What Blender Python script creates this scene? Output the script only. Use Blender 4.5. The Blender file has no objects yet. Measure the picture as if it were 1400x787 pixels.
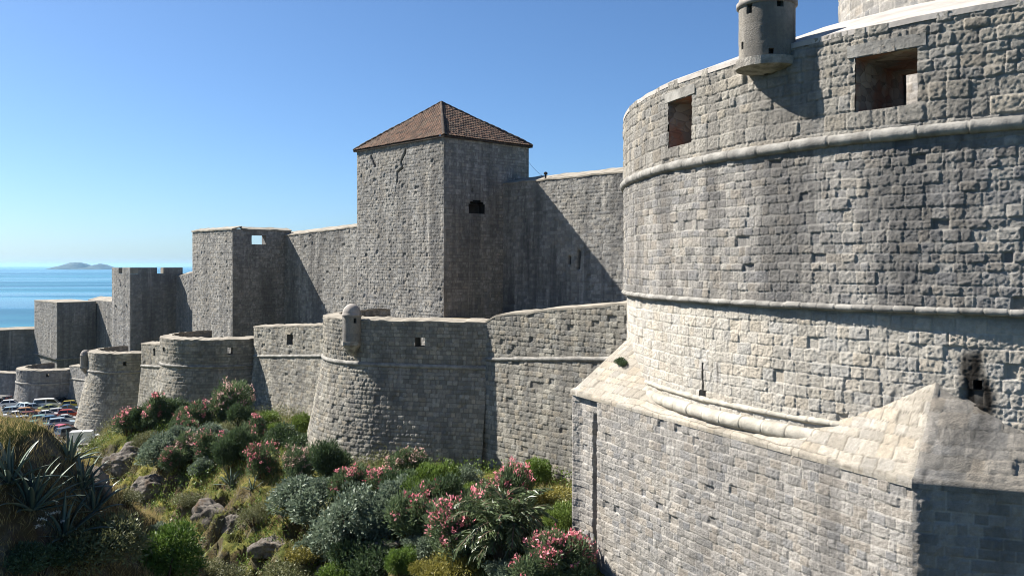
import bpy, math, random
import numpy as np
from mathutils import Vector

# ------------------------------------------------------------------ basics
F_PX, U0, V0 = 1200.0, 700.0, 363.0          # focal length / principal column / horizon row of the photograph
SEA = -40.0                                   # metres, measured from the camera's height (z = 0)
scene = bpy.context.scene
COL = scene.collection
ORIG = {}                                     # world origin of every object built

def ray(u): return (u - U0) / F_PX
def zz(v, Y): return (V0 - v) / F_PX * Y
def P3(u, v, Y): return np.array([ray(u) * Y, Y, zz(v, Y)])

def thing(name, loc, label, cat, group=None):
    o = bpy.data.objects.new(name, None); COL.objects.link(o)
    o.location = loc; o.empty_display_size = .5
    ORIG[o.name] = np.array(loc, float)
    o['label'] = label; o['category'] = cat
    if group: o['group'] = group
    return o

def tag(o, label=None, cat=None, group=None, kind=None):
    if label: o['label'] = label
    if cat: o['category'] = cat
    if group: o['group'] = group
    if kind: o['kind'] = kind
    return o

def obj(name, V, F, mat, parent=None, attrs=None, smooth=True, origin=None):
    V = np.asarray(V, np.float64).reshape(-1, 3)
    off = np.zeros(3)
    if parent is not None: off = ORIG[parent.name]
    if origin is not None: off = np.array(origin, float)
    me = bpy.data.meshes.new(name)
    if isinstance(F, np.ndarray):
        k = F.shape[1]; n = len(F)
        me.vertices.add(len(V)); me.vertices.foreach_set('co', (V - off).astype(np.float32).ravel())
        me.loops.add(n * k); me.loops.foreach_set('vertex_index', F.astype(np.int32).ravel())
        me.polygons.add(n); me.polygons.foreach_set('loop_start', np.arange(0, n * k, k, dtype=np.int32))
        me.update(calc_edges=True)
    else:
        me.from_pydata([tuple(x) for x in (V - off)], [], [tuple(int(i) for i in f) for f in F]); me.update()
    if attrs:
        for kx, a in attrs.items():
            at = me.attributes.new(kx, 'FLOAT', 'POINT'); at.data.foreach_set('value', np.asarray(a, np.float32).ravel())
    if smooth: me.polygons.foreach_set('use_smooth', np.ones(len(me.polygons), bool))
    me.materials.append(mat)
    o = bpy.data.objects.new(name, me); COL.objects.link(o)
    if parent is not None: o.parent = parent
    elif origin is not None: o.location = origin
    ORIG[o.name] = off
    return o

class MB:                                      # collects pieces into one mesh
    def __init__(s): s.V = []; s.F = []; s.n = 0
    def add(s, V, F):
        V = np.asarray(V, float).reshape(-1, 3)
        s.V.append(V); s.F += [tuple(int(i) + s.n for i in f) for f in F]; s.n += len(V)
    def build(s, name, mat, parent=None, smooth=False, origin=None):
        return obj(name, np.concatenate(s.V), s.F, mat, parent, None, smooth, origin)

def grid_faces(nr, nc, wrap=False):
    r = np.arange(nr - 1)[:, None]; c = np.arange(nc if wrap else nc - 1)[None, :]
    c2 = (c + 1) % nc
    a = r * nc + c; b = r * nc + c2; d = (r + 1) * nc + c; e = (r + 1) * nc + c2
    return np.stack([a, b, e, d], -1).reshape(-1, 4)

def box_mesh(x0, x1, y0, y1, z0, z1):
    V = [(x0,y0,z0),(x1,y0,z0),(x1,y1,z0),(x0,y1,z0),(x0,y0,z1),(x1,y0,z1),(x1,y1,z1),(x0,y1,z1)]
    F = [(0,3,2,1),(4,5,6,7),(0,1,5,4),(1,2,6,5),(2,3,7,6),(3,0,4,7)]
    return np.array(V, float), F

# ------------------------------------------------------------------ noise
def _h(i, j, seed):
    n = (i.astype(np.int64) * 374761393 + j.astype(np.int64) * 668265263 + seed * 1442695041) & 0xffffffff
    n = ((n ^ (n >> 13)) * 1274126177) & 0xffffffff
    n = ((n ^ (n >> 16)) * 2246822519) & 0xffffffff
    return ((n ^ (n >> 15)) & 0xffffff) / float(0xffffff)
def vnoise(x, y, seed=0):
    x = np.asarray(x, float); y = np.asarray(y, float)
    i = np.floor(x); j = np.floor(y); fx = x - i; fy = y - j
    fx = fx * fx * (3 - 2 * fx); fy = fy * fy * (3 - 2 * fy)
    a = _h(i, j, seed); b = _h(i + 1, j, seed); c = _h(i, j + 1, seed); d = _h(i + 1, j + 1, seed)
    return (a * (1 - fx) + b * fx) * (1 - fy) + (c * (1 - fx) + d * fx) * fy
def fbm(x, y, seed=0, oct=3):
    t = 0; a = .5; s = 0
    for k in range(oct):
        t = t + a * vnoise(x * 2 ** k, y * 2 ** k, seed + k * 17); s += a; a *= .5
    return t / s
def sstep(a, b, x):
    t = np.clip((x - a) / (b - a), 0, 1); return t * t * (3 - 2 * t)

# ------------------------------------------------------------------ materials
def new_mat(name):
    m = bpy.data.materials.new(name); m.use_nodes = True
    nt = m.node_tree; b = nt.nodes['Principled BSDF']
    b.inputs['Specular IOR Level'].default_value = .15
    return m, nt, b
def N(nt, t, **kw):
    n = nt.nodes.new(t)
    for k, v in kw.items():
        if k in n.inputs.keys() if hasattr(n.inputs, 'keys') else False: n.inputs[k].default_value = v
        else: setattr(n, k, v)
    return n
def mixc(nt, fac, a, b, mode='MIX'):
    n = nt.nodes.new('ShaderNodeMix'); n.data_type = 'RGBA'; n.blend_type = mode
    for idx, v in ((0, fac), (6, a), (7, b)):
        if hasattr(v, 'is_linked') or hasattr(v, 'links'): nt.links.new(v, n.inputs[idx])
        else: n.inputs[idx].default_value = v if not isinstance(v, tuple) or len(v) == 4 else (*v, 1)
    return n.outputs[2]
def noise(nt, scale, detail=4, rough=.55, vec=None, stretch=None, dist=0):
    n = nt.nodes.new('ShaderNodeTexNoise'); n.inputs['Scale'].default_value = scale
    n.inputs['Detail'].default_value = detail; n.inputs['Roughness'].default_value = rough; n.inputs['Distortion'].default_value = dist
    g = nt.nodes.new('ShaderNodeNewGeometry')
    src = g.outputs['Position'] if vec is None else vec
    if stretch:
        mp = nt.nodes.new('ShaderNodeMapping'); mp.inputs['Scale'].default_value = stretch
        nt.links.new(src, mp.inputs['Vector']); src = mp.outputs['Vector']
    nt.links.new(src, n.inputs['Vector'])
    return n.outputs['Fac']
def ramp(nt, fac, p0, p1, c0=0., c1=1.):
    r = nt.nodes.new('ShaderNodeMapRange'); r.inputs[1].default_value = p0; r.inputs[2].default_value = p1
    r.inputs[3].default_value = c0; r.inputs[4].default_value = c1; r.interpolation_type = 'SMOOTHSTEP'
    nt.links.new(fac, r.inputs[0]); return r.outputs[0]
def attr(nt, name):
    a = nt.nodes.new('ShaderNodeAttribute'); a.attribute_name = name; return a.outputs['Fac']
def mul(nt, a, b):
    n = nt.nodes.new('ShaderNodeMath'); n.operation = 'MULTIPLY'
    for i, v in ((0, a), (1, b)):
        if isinstance(v, (int, float)): n.inputs[i].default_value = v
        else: nt.links.new(v, n.inputs[i])
    return n.outputs[0]
def bump(nt, b, h, strength, dist):
    bn = nt.nodes.new('ShaderNodeBump'); bn.inputs['Strength'].default_value = strength; bn.inputs['Distance'].default_value = dist
    nt.links.new(h, bn.inputs['Height']); nt.links.new(bn.outputs[0], b.inputs['Normal'])

def stone_mat(name, dark, light, mortar, stain=(.085,.082,.08), st=.6, warm=(.42,.36,.27), wm=.25, grain=1.0, hv=.35):
    m, nt, b = new_mat(name)
    b.inputs['Roughness'].default_value = .95; b.inputs['Specular IOR Level'].default_value = .08
    c = mixc(nt, attr(nt, 'tone'), dark, light)
    hu = attr(nt, 'hue')
    c = mixc(nt, ramp(nt, hu, .72, .9, 0, hv), c, (light[0]*.95, light[1]*.85, light[2]*.72))   # ochre stones
    c = mixc(nt, ramp(nt, hu, .28, .1, 0, hv * 1.1), c, (dark[0]*1.05, dark[1]*1.14, dark[2]*1.3))    # blue-grey stones
    c = mixc(nt, ramp(nt, hu, .5, .62, 0, .0), c, light)
    c = mixc(nt, mul(nt, ramp(nt, noise(nt, .45, 3), .5, .75), wm), c, warm)             # ochre patina patches
    g1 = noise(nt, 9 * grain, 5, .7)
    c = mixc(nt, ramp(nt, g1, .3, .7, .42, 0), c, (dark[0]*.55, dark[1]*.55, dark[2]*.55))
    c = mixc(nt, mul(nt, attr(nt, 'mort'), .8), c, mortar)
    if st:
        s1 = noise(nt, .55, 5, .6, stretch=(1.6, 1.6, .16))                               # long run-off stains
        s2 = noise(nt, .16, 4, .6)
        f = mul(nt, mul(nt, ramp(nt, s1, .44, .62), ramp(nt, s2, .3, .6, .35, 1)), st)
        c = mixc(nt, f, c, stain)
        s3 = noise(nt, .9, 5, .6, stretch=(1.8, 1.8, .12))
        c = mixc(nt, mul(nt, ramp(nt, s3, .56, .72), .32), c, (.62,.58,.52))               # pale lime wash-down
        bl = noise(nt, 1.3, 5, .65)
        c = mixc(nt, mul(nt, ramp(nt, bl, .52, .72), st * .55), c, (.115,.115,.11))       # lichen blotches
    c = mixc(nt, attr(nt, 'stain_shade'), c, (.018,.016,.014))
    nt.links.new(c, b.inputs['Base Color'])
    bump(nt, b, noise(nt, 22 * grain, 6, .8), 1., .05 / grain)
    return m

M = {}
M['drum_top']  = stone_mat('parapet rubble',  (.23,.215,.19), (.43,.40,.345), (.28,.26,.23), st=.42)
M['drum']      = stone_mat('drum masonry',    (.20,.19,.178), (.42,.395,.355), (.36,.34,.30), st=.65)
M['drum_low']  = stone_mat('clean limestone', (.40,.37,.32), (.58,.54,.475), (.48,.45,.395), st=.12, wm=.2)
M['base']      = stone_mat('base masonry',    (.23,.22,.205), (.45,.42,.38), (.47,.44,.395), st=.45)
M['spur']      = stone_mat('spur limestone',  (.32,.29,.24), (.53,.485,.41), (.17,.15,.12), st=.12, wm=.25)
M['spur_grey_shade'] = stone_mat('grey rubble with painted shade', (.24,.225,.20), (.42,.385,.335), (.16,.15,.13), st=.4, wm=.3)  # greyer rubble, colour also darkened for the spur on the shadow side
M['mid']       = stone_mat('wall masonry',    (.20,.192,.18), (.445,.425,.385), (.15,.142,.13), st=.6, grain=.6)
M['warm']      = stone_mat('yellowish wall masonry', (.21,.198,.17), (.47,.44,.375), (.16,.15,.125), st=.5, grain=.6, hv=.45)
M['curtain']   = stone_mat('grey curtain masonry', (.185,.18,.17), (.41,.395,.36), (.20,.19,.17), st=.75, grain=.6, hv=.25)
M['far']       = stone_mat('distant masonry', (.19,.187,.18), (.36,.35,.325), (.20,.19,.175), st=.55, grain=.4)

def plain_mat(name, col, rough=.9, var=.25, scale=3., bs=.4, bd=.03, spec=.15, metal=0):
    m, nt, b = new_mat(name)
    b.inputs['Roughness'].default_value = rough; b.inputs['Specular IOR Level'].default_value = spec; b.inputs['Metallic'].default_value = metal
    n = noise(nt, scale, 5, .6)
    c = mixc(nt, ramp(nt, n, .3, .7), tuple(x * (1 - var) for x in col), tuple(min(1, x * (1 + var)) for x in col))
    nt.links.new(c, b.inputs['Base Color'])
    if bs: bump(nt, b, noise(nt, scale * 4, 5, .7), bs, bd)
    return m
M['cordon'] = plain_mat('weathered moulding stone', (.22,.21,.19), .9, .35, 2.2, .8, .03)
M['cordon_pale'] = plain_mat('pale moulding stone', (.34,.315,.265), .9, .22, 2.5, .7, .03)
M['coping'] = plain_mat('pale lime coping', (.35,.32,.29), .95, .18, 1.2, .5, .03)
M['coping_mid'] = plain_mat('beige wall coping', (.25,.225,.185), .95, .25, 1.0, .5, .04)
M['plaster'] = plain_mat('old grey render', (.23,.21,.19), .95, .4, 1.6, .5, .02)
M['rubble'] = plain_mat('corbel stone', (.26,.24,.21), .95, .4, 4, .9, .05)
M['deck'] = plain_mat('dry terrace earth', (.21,.17,.11), 1, .35, 1.2, .6, .06)
M['brick'] = plain_mat('reddish brick reveal', (.27,.19,.15), .95, .4, 4, .8, .03)
def jamb_mat():
    m, nt, b = new_mat('rubble and brick jamb'); b.inputs['Roughness'].default_value = .95
    g = nt.nodes.new('ShaderNodeNewGeometry'); mp = nt.nodes.new('ShaderNodeMapping'); mp.inputs['Scale'].default_value = (1, 1, 1.7); nt.links.new(g.outputs['Position'], mp.inputs['Vector'])
    v = nt.nodes.new('ShaderNodeTexVoronoi'); v.inputs['Scale'].default_value = 3.2; nt.links.new(mp.outputs[0], v.inputs['Vector'])
    sp = nt.nodes.new('ShaderNodeSeparateColor'); nt.links.new(v.outputs['Color'], sp.inputs[0])
    c = mixc(nt, sp.outputs[0], (.15,.135,.12), (.34,.31,.26)); c = mixc(nt, ramp(nt, noise(nt, .9, 3), .42, .56, 0, .8), c, (.25,.12,.08))
    e = nt.nodes.new('ShaderNodeTexVoronoi'); e.feature = 'DISTANCE_TO_EDGE'; e.inputs['Scale'].default_value = 3.2; nt.links.new(mp.outputs[0], e.inputs['Vector'])
    c = mixc(nt, ramp(nt, e.outputs['Distance'], .06, .01, 0, .22), c, (.10,.085,.07)); nt.links.new(c, b.inputs['Base Color'])
    bump(nt, b, ramp(nt, e.outputs['Distance'], .0, .15), .4, .05); return m
M['brick'] = jamb_mat()
M['shade'] = plain_mat('opening shade and dark cable', (.03,.028,.026), 1, .2, 3, 0)  # near-black stands in for shade inside openings; also the dark cable

# ------------------------------------------------------------------ masonry
HUE = [None]
def stones(S, Z, course=.26, width=.38, amp=.035, seed=1, warp=.02, edge=.06, irregular=.25, rough=.5):
    rng = np.random.RandomState(seed)
    sh = S.shape; S = S.ravel(); Z = Z.ravel()
    wz = Z + warp * 2 * (fbm(S * .8, Z * .8, seed) - .5) * 2 + warp * .8 * (vnoise(S * 4, Z * 4, seed + 5) - .5)
    ws = S + warp * 2 * (fbm(S * 1.7, Z * 1.7, seed + 9, 2) - .5)
    z0, z1 = wz.min() - 1, wz.max() + 1
    nb = int((z1 - z0) / (course * .7)) + 4
    hb = course * (1 + irregular * 1.3 * (rng.rand(nb) - .5)); zb = z0 + np.concatenate([[0], np.cumsum(hb)])
    r = np.clip(np.searchsorted(zb, wz) - 1, 0, nb - 1)
    dz_ = np.minimum(wz - zb[r], zb[r + 1] - wz)
    s0, s1 = ws.min() - 2, ws.max() + 2
    nw = int((s1 - s0) / (width * .5)) + 6
    dx = np.zeros_like(wz); k_all = np.zeros(len(wz), int)
    order = np.argsort(r, kind='stable'); rs = r[order]
    lo = np.searchsorted(rs, np.arange(nb)); hi = np.searchsorted(rs, np.arange(nb), side='right')
    for row in range(nb):
        if hi[row] <= lo[row]: continue
        idx = order[lo[row]:hi[row]]
        w = width * (.55 + rng.rand(nw) * .9) * (hb[row] / course) ** .5
        b = s0 + np.concatenate([[0], np.cumsum(w)]) - rng.rand() * width
        x = ws[idx]; k = np.clip(np.searchsorted(b, x) - 1, 0, nw - 1)
        dx[idx] = np.minimum(x - b[k], b[k + 1] - x); k_all[idx] = k
    rn1 = _h(r, k_all, seed + 101); rn2 = _h(r, k_all, seed + 202); rn3 = _h(r, k_all, seed + 303)
    e = edge
    q = np.sqrt((np.maximum(0, e - dx) / e) ** 2 + (np.maximum(0, e - dz_) / e) ** 2)
    prof = np.sqrt(np.clip(1 - np.minimum(q, 1) ** 2, 0, 1))
    tiltx = (_h(r, k_all, seed + 404) - .5)
    h = amp * prof * (.45 + .9 * rn2) + amp * rough * prof * ((fbm(S * 8, Z * 8, seed + 33, 2) - .5) * .9 + (vnoise(S * 24, Z * 24, seed + 34) - .5) * .9) + amp * .5 * prof * tiltx * (dx / max(width, .1))
    worn = rn3 > .98
    h = np.where(worn, h * .1 - amp * .6, h)
    mort = sstep(.62, .95, q)
    tone = np.clip(.05 + .85 * rn1 + .25 * (fbm(S * .35, Z * .35, seed + 71, 3) - .5) * 2, 0, 1)
    tone = np.where(worn, tone * .4, tone)
    HUE[0] = _h(r, k_all, seed + 505).reshape(sh)
    return h.reshape(sh), tone.reshape(sh), mort.reshape(sh)

def sheet(name, fn, s0, s1, zb, zt, ds, mat, parent, pat, holes=(), extra=None, pin=(True, True), darkf=None, grooves=(), dz=None, normal_sign=1, label=None):
    """A masonry face.  fn(s, z) -> point, outward normal.  zb / zt: numbers or functions of s."""
    dz = dz or ds
    nc = max(3, int(round((s1 - s0) / ds)) + 1)
    s = np.linspace(s0, s1, nc)
    bot = zb(s) if callable(zb) else np.full(nc, float(zb)); top = zt(s) if callable(zt) else np.full(nc, float(zt))
    nr = max(3, int(round(np.max(top - bot) / dz)) + 1)
    t = np.linspace(0, 1, nr)[:, None]
    Z = bot[None] + (top - bot)[None] * t; S = np.repeat(s[None], nr, 0)
    for (a, b, c, d) in holes:
        i0 = int(np.argmin(abs(s - a))); i1 = int(np.argmin(abs(s - b)))
        if i1 <= i0: i1 = i0 + 1
        j0 = int(np.argmin(abs(Z[:, i0] - c))); j1 = int(np.argmin(abs(Z[:, i0] - d)))
        if j1 <= j0: j1 = j0 + 1
        S[:, i0] = a; S[:, i1] = b; Z[j0, i0:i1 + 1] = c; Z[j1, i0:i1 + 1] = d
    h, tone, mort = stones(S, Z, **pat); hue = HUE[0]
    L = max(ds * 2.5, .08)
    if pin[0]: h = h * np.clip((S - s0) / L, 0, 1)
    if pin[1]: h = h * np.clip((s1 - S) / L, 0, 1)
    stain_shade = np.zeros_like(h)
    for (pts, w, dep) in grooves:
        for (p, q2) in zip(pts[:-1], pts[1:]):
            p = np.array(p); q2 = np.array(q2); d = q2 - p; l2 = d @ d
            tt = np.clip(((S - p[0]) * d[0] + (Z - p[1]) * d[1]) / l2, 0, 1)
            dist = np.hypot(S - p[0] - d[0] * tt, Z - p[1] - d[1] * tt)
            g = np.exp(-(dist / w) ** 2); h = h - dep * g; stain_shade = np.maximum(stain_shade, g * .8)  # grooves also darkened in colour, standing in for the shade inside them
    if darkf is not None: stain_shade = np.maximum(stain_shade, darkf(S, Z))
    if extra is not None: h = h + extra(S, Z)
    Pt, Nn = fn(S, Z)
    V = Pt + Nn * h[..., None]
    Fq = grid_faces(nr, nc)
    if holes:
        cs = S.ravel()[Fq].mean(1); cz = Z.ravel()[Fq].mean(1)
        keep = np.ones(len(Fq), bool)
        for (a, b, c, d) in holes: keep &= ~((cs > a) & (cs < b) & (cz > c) & (cz < d))
        Fq = Fq[keep]
    # orientation
    a0, b0, c0 = V.reshape(-1, 3)[Fq[len(Fq) // 2, :3]]
    nn = np.cross(b0 - a0, c0 - a0)
    if nn @ Nn.reshape(-1, 3)[Fq[len(Fq) // 2, 0]] < 0: Fq = Fq[:, ::-1]
    o = obj(name, V.reshape(-1, 3), np.ascontiguousarray(Fq), mat, parent, dict(tone=tone, mort=mort, stain_shade=stain_shade, hue=hue), smooth=False)
    if label: o['label'] = label
    return o

def reveal(name, fn, hole, depth, mat, parent, back=None, shrink=0., n=6):
    """The sides of an opening cut through a face; closed at the back when back is a material."""
    a, b, c, d = hole
    m = MB()
    sa = np.linspace(a, b, n); za = np.linspace(c, d, n)
    ring = [(x, c) for x in sa] + [(b, z) for z in za[1:]] + [(x, d) for x in sa[::-1][1:]] + [(a, z) for z in za[::-1][1:-1]]
    S = np.array([p[0] for p in ring]); Z = np.array([p[1] for p in ring])
    P0, N0 = fn(S, Z)
    cs, cz = (a + b) / 2, (c + d) / 2
    P1, N1 = fn(cs + (S - cs) * (1 - shrink), cz + (Z - cz) * (1 - shrink))
    Pc, Nc = fn(np.array([cs]), np.array([cz]))
    V = np.concatenate([P0 + N0 * .004, P1 - Nc[0] * depth]); k = len(ring)
    F = [(i, (i + 1) % k, k + (i + 1) % k, k + i) for i in range(k)]
    m.add(V, F)
    o = m.build(name, mat, parent)
    if back:
        m2 = MB(); m2.add(P1 - Nc[0] * (depth - .01), [tuple(range(k))]); m2.build('recess_back', back, o) if False else m2.build('opening', back, parent)
    return o

def plane_fn(P0, d, n, batter=0., zc=0.):
    P0 = np.array(P0[:2], float); d = np.array(d, float); n = np.array(n, float)
    def fn(S, Z):
        zcc = zc(S) if callable(zc) else zc
        off = batter * np.maximum(0, zcc - Z)
        X = P0[0] + d[0] * S + n[0] * off; Y = P0[1] + d[1] * S + n[1] * off
        Nn = np.zeros(S.shape + (3,)); Nn[..., 0] = n[0]; Nn[..., 1] = n[1]
        return np.stack([X, Y, Z], -1), Nn
    return fn
def arc_fn(C, R, batter=0., zc=0.):
    def fn(S, Z):
        a = S / R; r = R + batter * np.maximum(0, zc - Z)
        c, s = np.cos(a), np.sin(a)
        Nn = np.stack([c, s, np.full_like(a, batter * .5) * (Z < zc)], -1)
        return np.stack([C[0] + r * c, C[1] + r * s, Z], -1), Nn
    return fn

def sweep(name, pts, rad, mat, parent, n=10, squash=1., wob=.0, seed=0, joints=0):
    pts = np.asarray(pts, float); k = len(pts)
    T = np.gradient(pts, axis=0); T /= np.linalg.norm(T, axis=1)[:, None]
    up = np.array([0, 0, 1.]); side = np.cross(T, up); side /= np.linalg.norm(side, axis=1)[:, None] + 1e-9
    upv = np.cross(side, T)
    a = np.linspace(0, 2 * math.pi, n, endpoint=False)
    w = 1 + wob * (vnoise(np.arange(k) * .13, np.zeros(k) + seed, seed) - .5) * 2
    if joints:
        bi = np.arange(k) // joints; w = w * (1 + .13 * (_h(bi, bi * 0 + seed, 7) - .5)) * np.where(np.arange(k) % joints == 0, .80, 1.)
        pts = pts + upv * (rad * .14 * (_h(bi, bi * 0 + seed, 9) - .5))[:, None]
    V = pts[:, None] + rad * w[:, None, None] * (np.cos(a)[None, :, None] * side[:, None] + squash * np.sin(a)[None, :, None] * upv[:, None])
    Fq = grid_faces(k, n, wrap=True)
    F = [tuple(f) for f in Fq] + [tuple(range(n)), tuple(range((k - 1) * n, k * n))[::-1]]
    return obj(name, V.reshape(-1, 3), F, mat, parent)

def strip(name, A, B, mat, parent, thick=.15, jit=.06):
    """A slab between two matching polylines (top surface), with thickness."""
    A = np.asarray(A, float); B = np.asarray(B, float)
    L_ = np.concatenate([[0], np.cumsum(np.linalg.norm(np.diff(A, axis=0), axis=1))]); kk = int(np.clip(L_[-1] / .3, len(A), 420)); tq = np.linspace(0, L_[-1], kk)
    A = np.stack([np.interp(tq, L_, A[:, i]) for i in range(3)], -1); B = np.stack([np.interp(tq, L_, B[:, i]) for i in range(3)], -1); k = kk
    jz = jit * (_h((np.arange(k) // 2), np.zeros(k), k) - .5) + jit * .8 * (vnoise(np.arange(k) * .21, np.zeros(k), k) - .5); A[:, 2] += jz; B[:, 2] += jz
    dn = np.array([0, 0, -thick])
    V = np.concatenate([A, B, A + dn, B + dn]); F = []
    for i in range(k - 1):
        F += [(i, i + 1, k + i + 1, k + i), (2*k + i, 3*k + i, 3*k + i + 1, 2*k + i + 1), (i, 2*k + i, 2*k + i + 1, i + 1), (k + i, k + i + 1, 3*k + i + 1, 3*k + i)]
    F += [(0, k, 3*k, 2*k), (k - 1, 3*k - 1, 4*k - 1, 2*k - 1)]
    return obj(name, V, F, mat, parent, smooth=False)

def lathe_mesh(prof, C, n=24, a0=0):
    prof = np.array(prof, float); a = np.linspace(0, 2 * math.pi, n, endpoint=False) + a0
    V = np.stack([C[0] + prof[:, 0][:, None] * np.cos(a), C[1] + prof[:, 0][:, None] * np.sin(a), C[2] + np.repeat(prof[:, 1][:, None], n, 1)], -1)
    return V.reshape(-1, 3), [tuple(f) for f in grid_faces(len(prof), n, wrap=True)]

D = np.array([-.68, .733]); D /= np.linalg.norm(D)          # direction in which the enceinte runs away from the viewer
NRM = np.array([-D[1], D[0]])                               # outward (moat side)
NRM = np.array([-.733, -.68]) / np.hypot(.733, .68)
W0 = np.array([-8.3, 56.6])                                 # point on the outer wall line
def wall_pt(q, p=0.): return W0 + D * q + NRM * p

# ================================================================== 1. the great round tower
C = np.array([19.33, 29.64]); R = 15.4
T = thing('round_tower', (C[0], C[1], -11.), 'huge round limestone tower filling the right of the view, on an eight-sided base with spurs', 'tower')
def drum_hit(u, r=R):
    a = ray(u); A = a*a + 1; B = -2*(a*C[0] + C[1]); Dd = C @ C - r*r
    disc = max(0, B*B - 4*A*Dd); Y = (-B - math.sqrt(disc)) / 2 / A; X = a * Y
    an = math.atan2(Y - C[1], X - C[0]); an = an if an > 0 else an + 2 * math.pi
    return an, Y
rad = math.radians
A0, A1 = rad(163), rad(241)
ZT, ZC, ZS, ZB = 5.25, 2.84, -.92, -4.35
RL = 15.28
def dhole(u0, u1, vt, vb, r=R):
    a0, y0 = drum_hit(u0, r); a1, y1 = drum_hit(u1, r); ym = (y0 + y1) / 2
    return (a0 * r, a1 * r, zz(vb, ym), zz(vt, ym))
hA = dhole(915, 947, 136, 199); hB = dhole(1170, 1255, 73, 148)
hS = []
f_top = arc_fn(C, R); f_low = arc_fn(C, RL)
sheet('parapet_wall', f_top, A0 * R, A1 * R, ZC, ZT, .024, M['drum_top'], T, dict(course=.31, width=.42, amp=.045, seed=3, warp=.032, edge=.045, irregular=.5, rough=.6), holes=[hA, hB] + hS, pin=(False, False))
reveal('embrasure', f_top, hA, 1.5, M['brick'], T, back=M['brick'])
reveal('embrasure', f_top, hB, 2.55, M['brick'], T)
for hh in (hA, hB):                                        # big lintel stones over the embrasures
    sl = np.linspace(hh[0] - .18, hh[1] + .18, 9)
    P_, N_ = f_top(sl, np.full(9, hh[3] + .02)); 
    m = MB(); lo_ = P_ + N_ * .06; li_ = P_ - N_ * .3; hi_ = lo_ + (0, 0, .27); hi2 = li_ + (0, 0, .27); k = 9
    V = np.concatenate([lo_, li_, hi_, hi2]); F = []
    for i in range(k - 1): F += [(i, i+1, 2*k+i+1, 2*k+i), (2*k+i, 2*k+i+1, 3*k+i+1, 3*k+i), (i, k+i, k+i+1, i+1)]
    F += [(0, 2*k, 3*k, k), (k-1, 2*k-1, 4*k-1, 3*k-1)]
    m.add(V, F); m.build('lintel', M['cordon'], T)
sheet('drum_wall', f_top, A0 * R, A1 * R, ZS, ZC, .023, M['drum'], T, dict(course=.235, width=.32, amp=.037, seed=4, warp=.02, edge=.034, irregular=.35, rough=.6), pin=(False, False))
# keyhole loop and outlet in the pale lower drum
def dark_low(S, Z):
    a, y = drum_hit(1334, RL); s0 = a * RL; z0 = zz(500, y)
    n1 = fbm(S * 3, Z * .8, 5); w = .30 + .35 * np.clip((z0 - Z) / 2.2, 0, 1) + .35 * (n1 - .5)
    f = sstep(1, .35, abs(S - s0 - .25 * (fbm(Z * 1.5, Z * 0, 8) - .5)) / np.maximum(w, .05)) * sstep(z0 + .55, z0 + .1, Z) * (.55 + .9 * fbm(S * 5, Z * 1.2, 12))
    a2, y2 = drum_hit(982, RL); s2 = a2 * RL
    f2 = np.exp(-((S - s2) / .05) ** 2) * sstep(zz(545, y2), zz(500, y2), Z) * sstep(zz(490, y2), zz(500, y2), Z) * .75
    a3, y3 = drum_hit(945, RL); s3 = a3 * RL
    f3 = np.exp(-((S - s3) / .06) ** 2) * sstep(zz(530, y3), zz(480, y3), Z) * sstep(zz(465, y3), zz(478, y3), Z) * .4
    top = .55 * sstep(ZS - .45, ZS - .08, Z) * fbm(S * 2, Z * .6, 44)  # darker band just below the string course
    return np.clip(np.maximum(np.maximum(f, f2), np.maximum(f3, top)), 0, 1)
kslot = dhole(960.6, 963.2, 495, 533, RL); kround = dhole(957.5, 966.5, 533, 543, RL); outlet = dhole(1331, 1343, 519, 532, RL)
sheet('lower_wall', f_low, A0 * RL, A1 * RL, ZB, ZS, .023, M['drum_low'], T, dict(course=.285, width=.36, amp=.034, seed=6, warp=.014, edge=.034, irregular=.22, rough=.75), holes=[kslot, kround, outlet], darkf=dark_low, pin=(False, False))
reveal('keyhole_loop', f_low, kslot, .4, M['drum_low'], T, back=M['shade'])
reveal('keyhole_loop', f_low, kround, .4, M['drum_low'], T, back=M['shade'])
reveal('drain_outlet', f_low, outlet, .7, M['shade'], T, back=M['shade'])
# rest of the drum, away from the viewer
for nm, r_, z0, z1, mt, sd in (('parapet_wall', R, ZC, ZT, 'drum_top', 13), ('drum_wall', R, ZS, ZC, 'drum', 14), ('lower_wall', RL, ZB, ZS, 'drum_low', 16)):
    sheet(nm, arc_fn(C, r_), A1 * r_, (A0 + 2 * math.pi) * r_, z0, z1, .14, M[mt], T, dict(course=.28, width=.4, amp=.04, seed=sd), pin=(False, False))
def ring(r, z, a0, a1, n): 
    a = np.linspace(a0, a1, n); return np.stack([C[0] + r * np.cos(a), C[1] + r * np.sin(a), np.full(n, z)], -1)
sweep('cordon', ring(R + .03, ZC - .02, A0, A1, 760), .14, M['cordon'], T, n=14, wob=.04, seed=2, joints=36)
sweep('string_course', ring(R - .02, ZS - .02, A0, A1, 900), .13, M['cordon'], T, n=6, squash=.7, wob=.07, seed=5, joints=19)
aL, aR = drum_hit(872, RL)[0], drum_hit(1130, RL)[0]
sweep('roll_moulding', ring(RL + .06, -3.98, aL, aR, 420), .18, M['cordon_pale'], T, n=14, wob=.03, seed=8, joints=34)
sweep('ledge', ring(RL + .02, -3.62, aL + .02, aR + .06, 360), .09, M['cordon_pale'], T, n=4, wob=.05, seed=9, joints=22)
strip('coping', ring(R + .05, ZT, A0, A0 + 2 * math.pi, 160), ring(12.8, ZT + 1.03, A0, A0 + 2 * math.pi, 160), M['coping'], T, .12)
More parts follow.
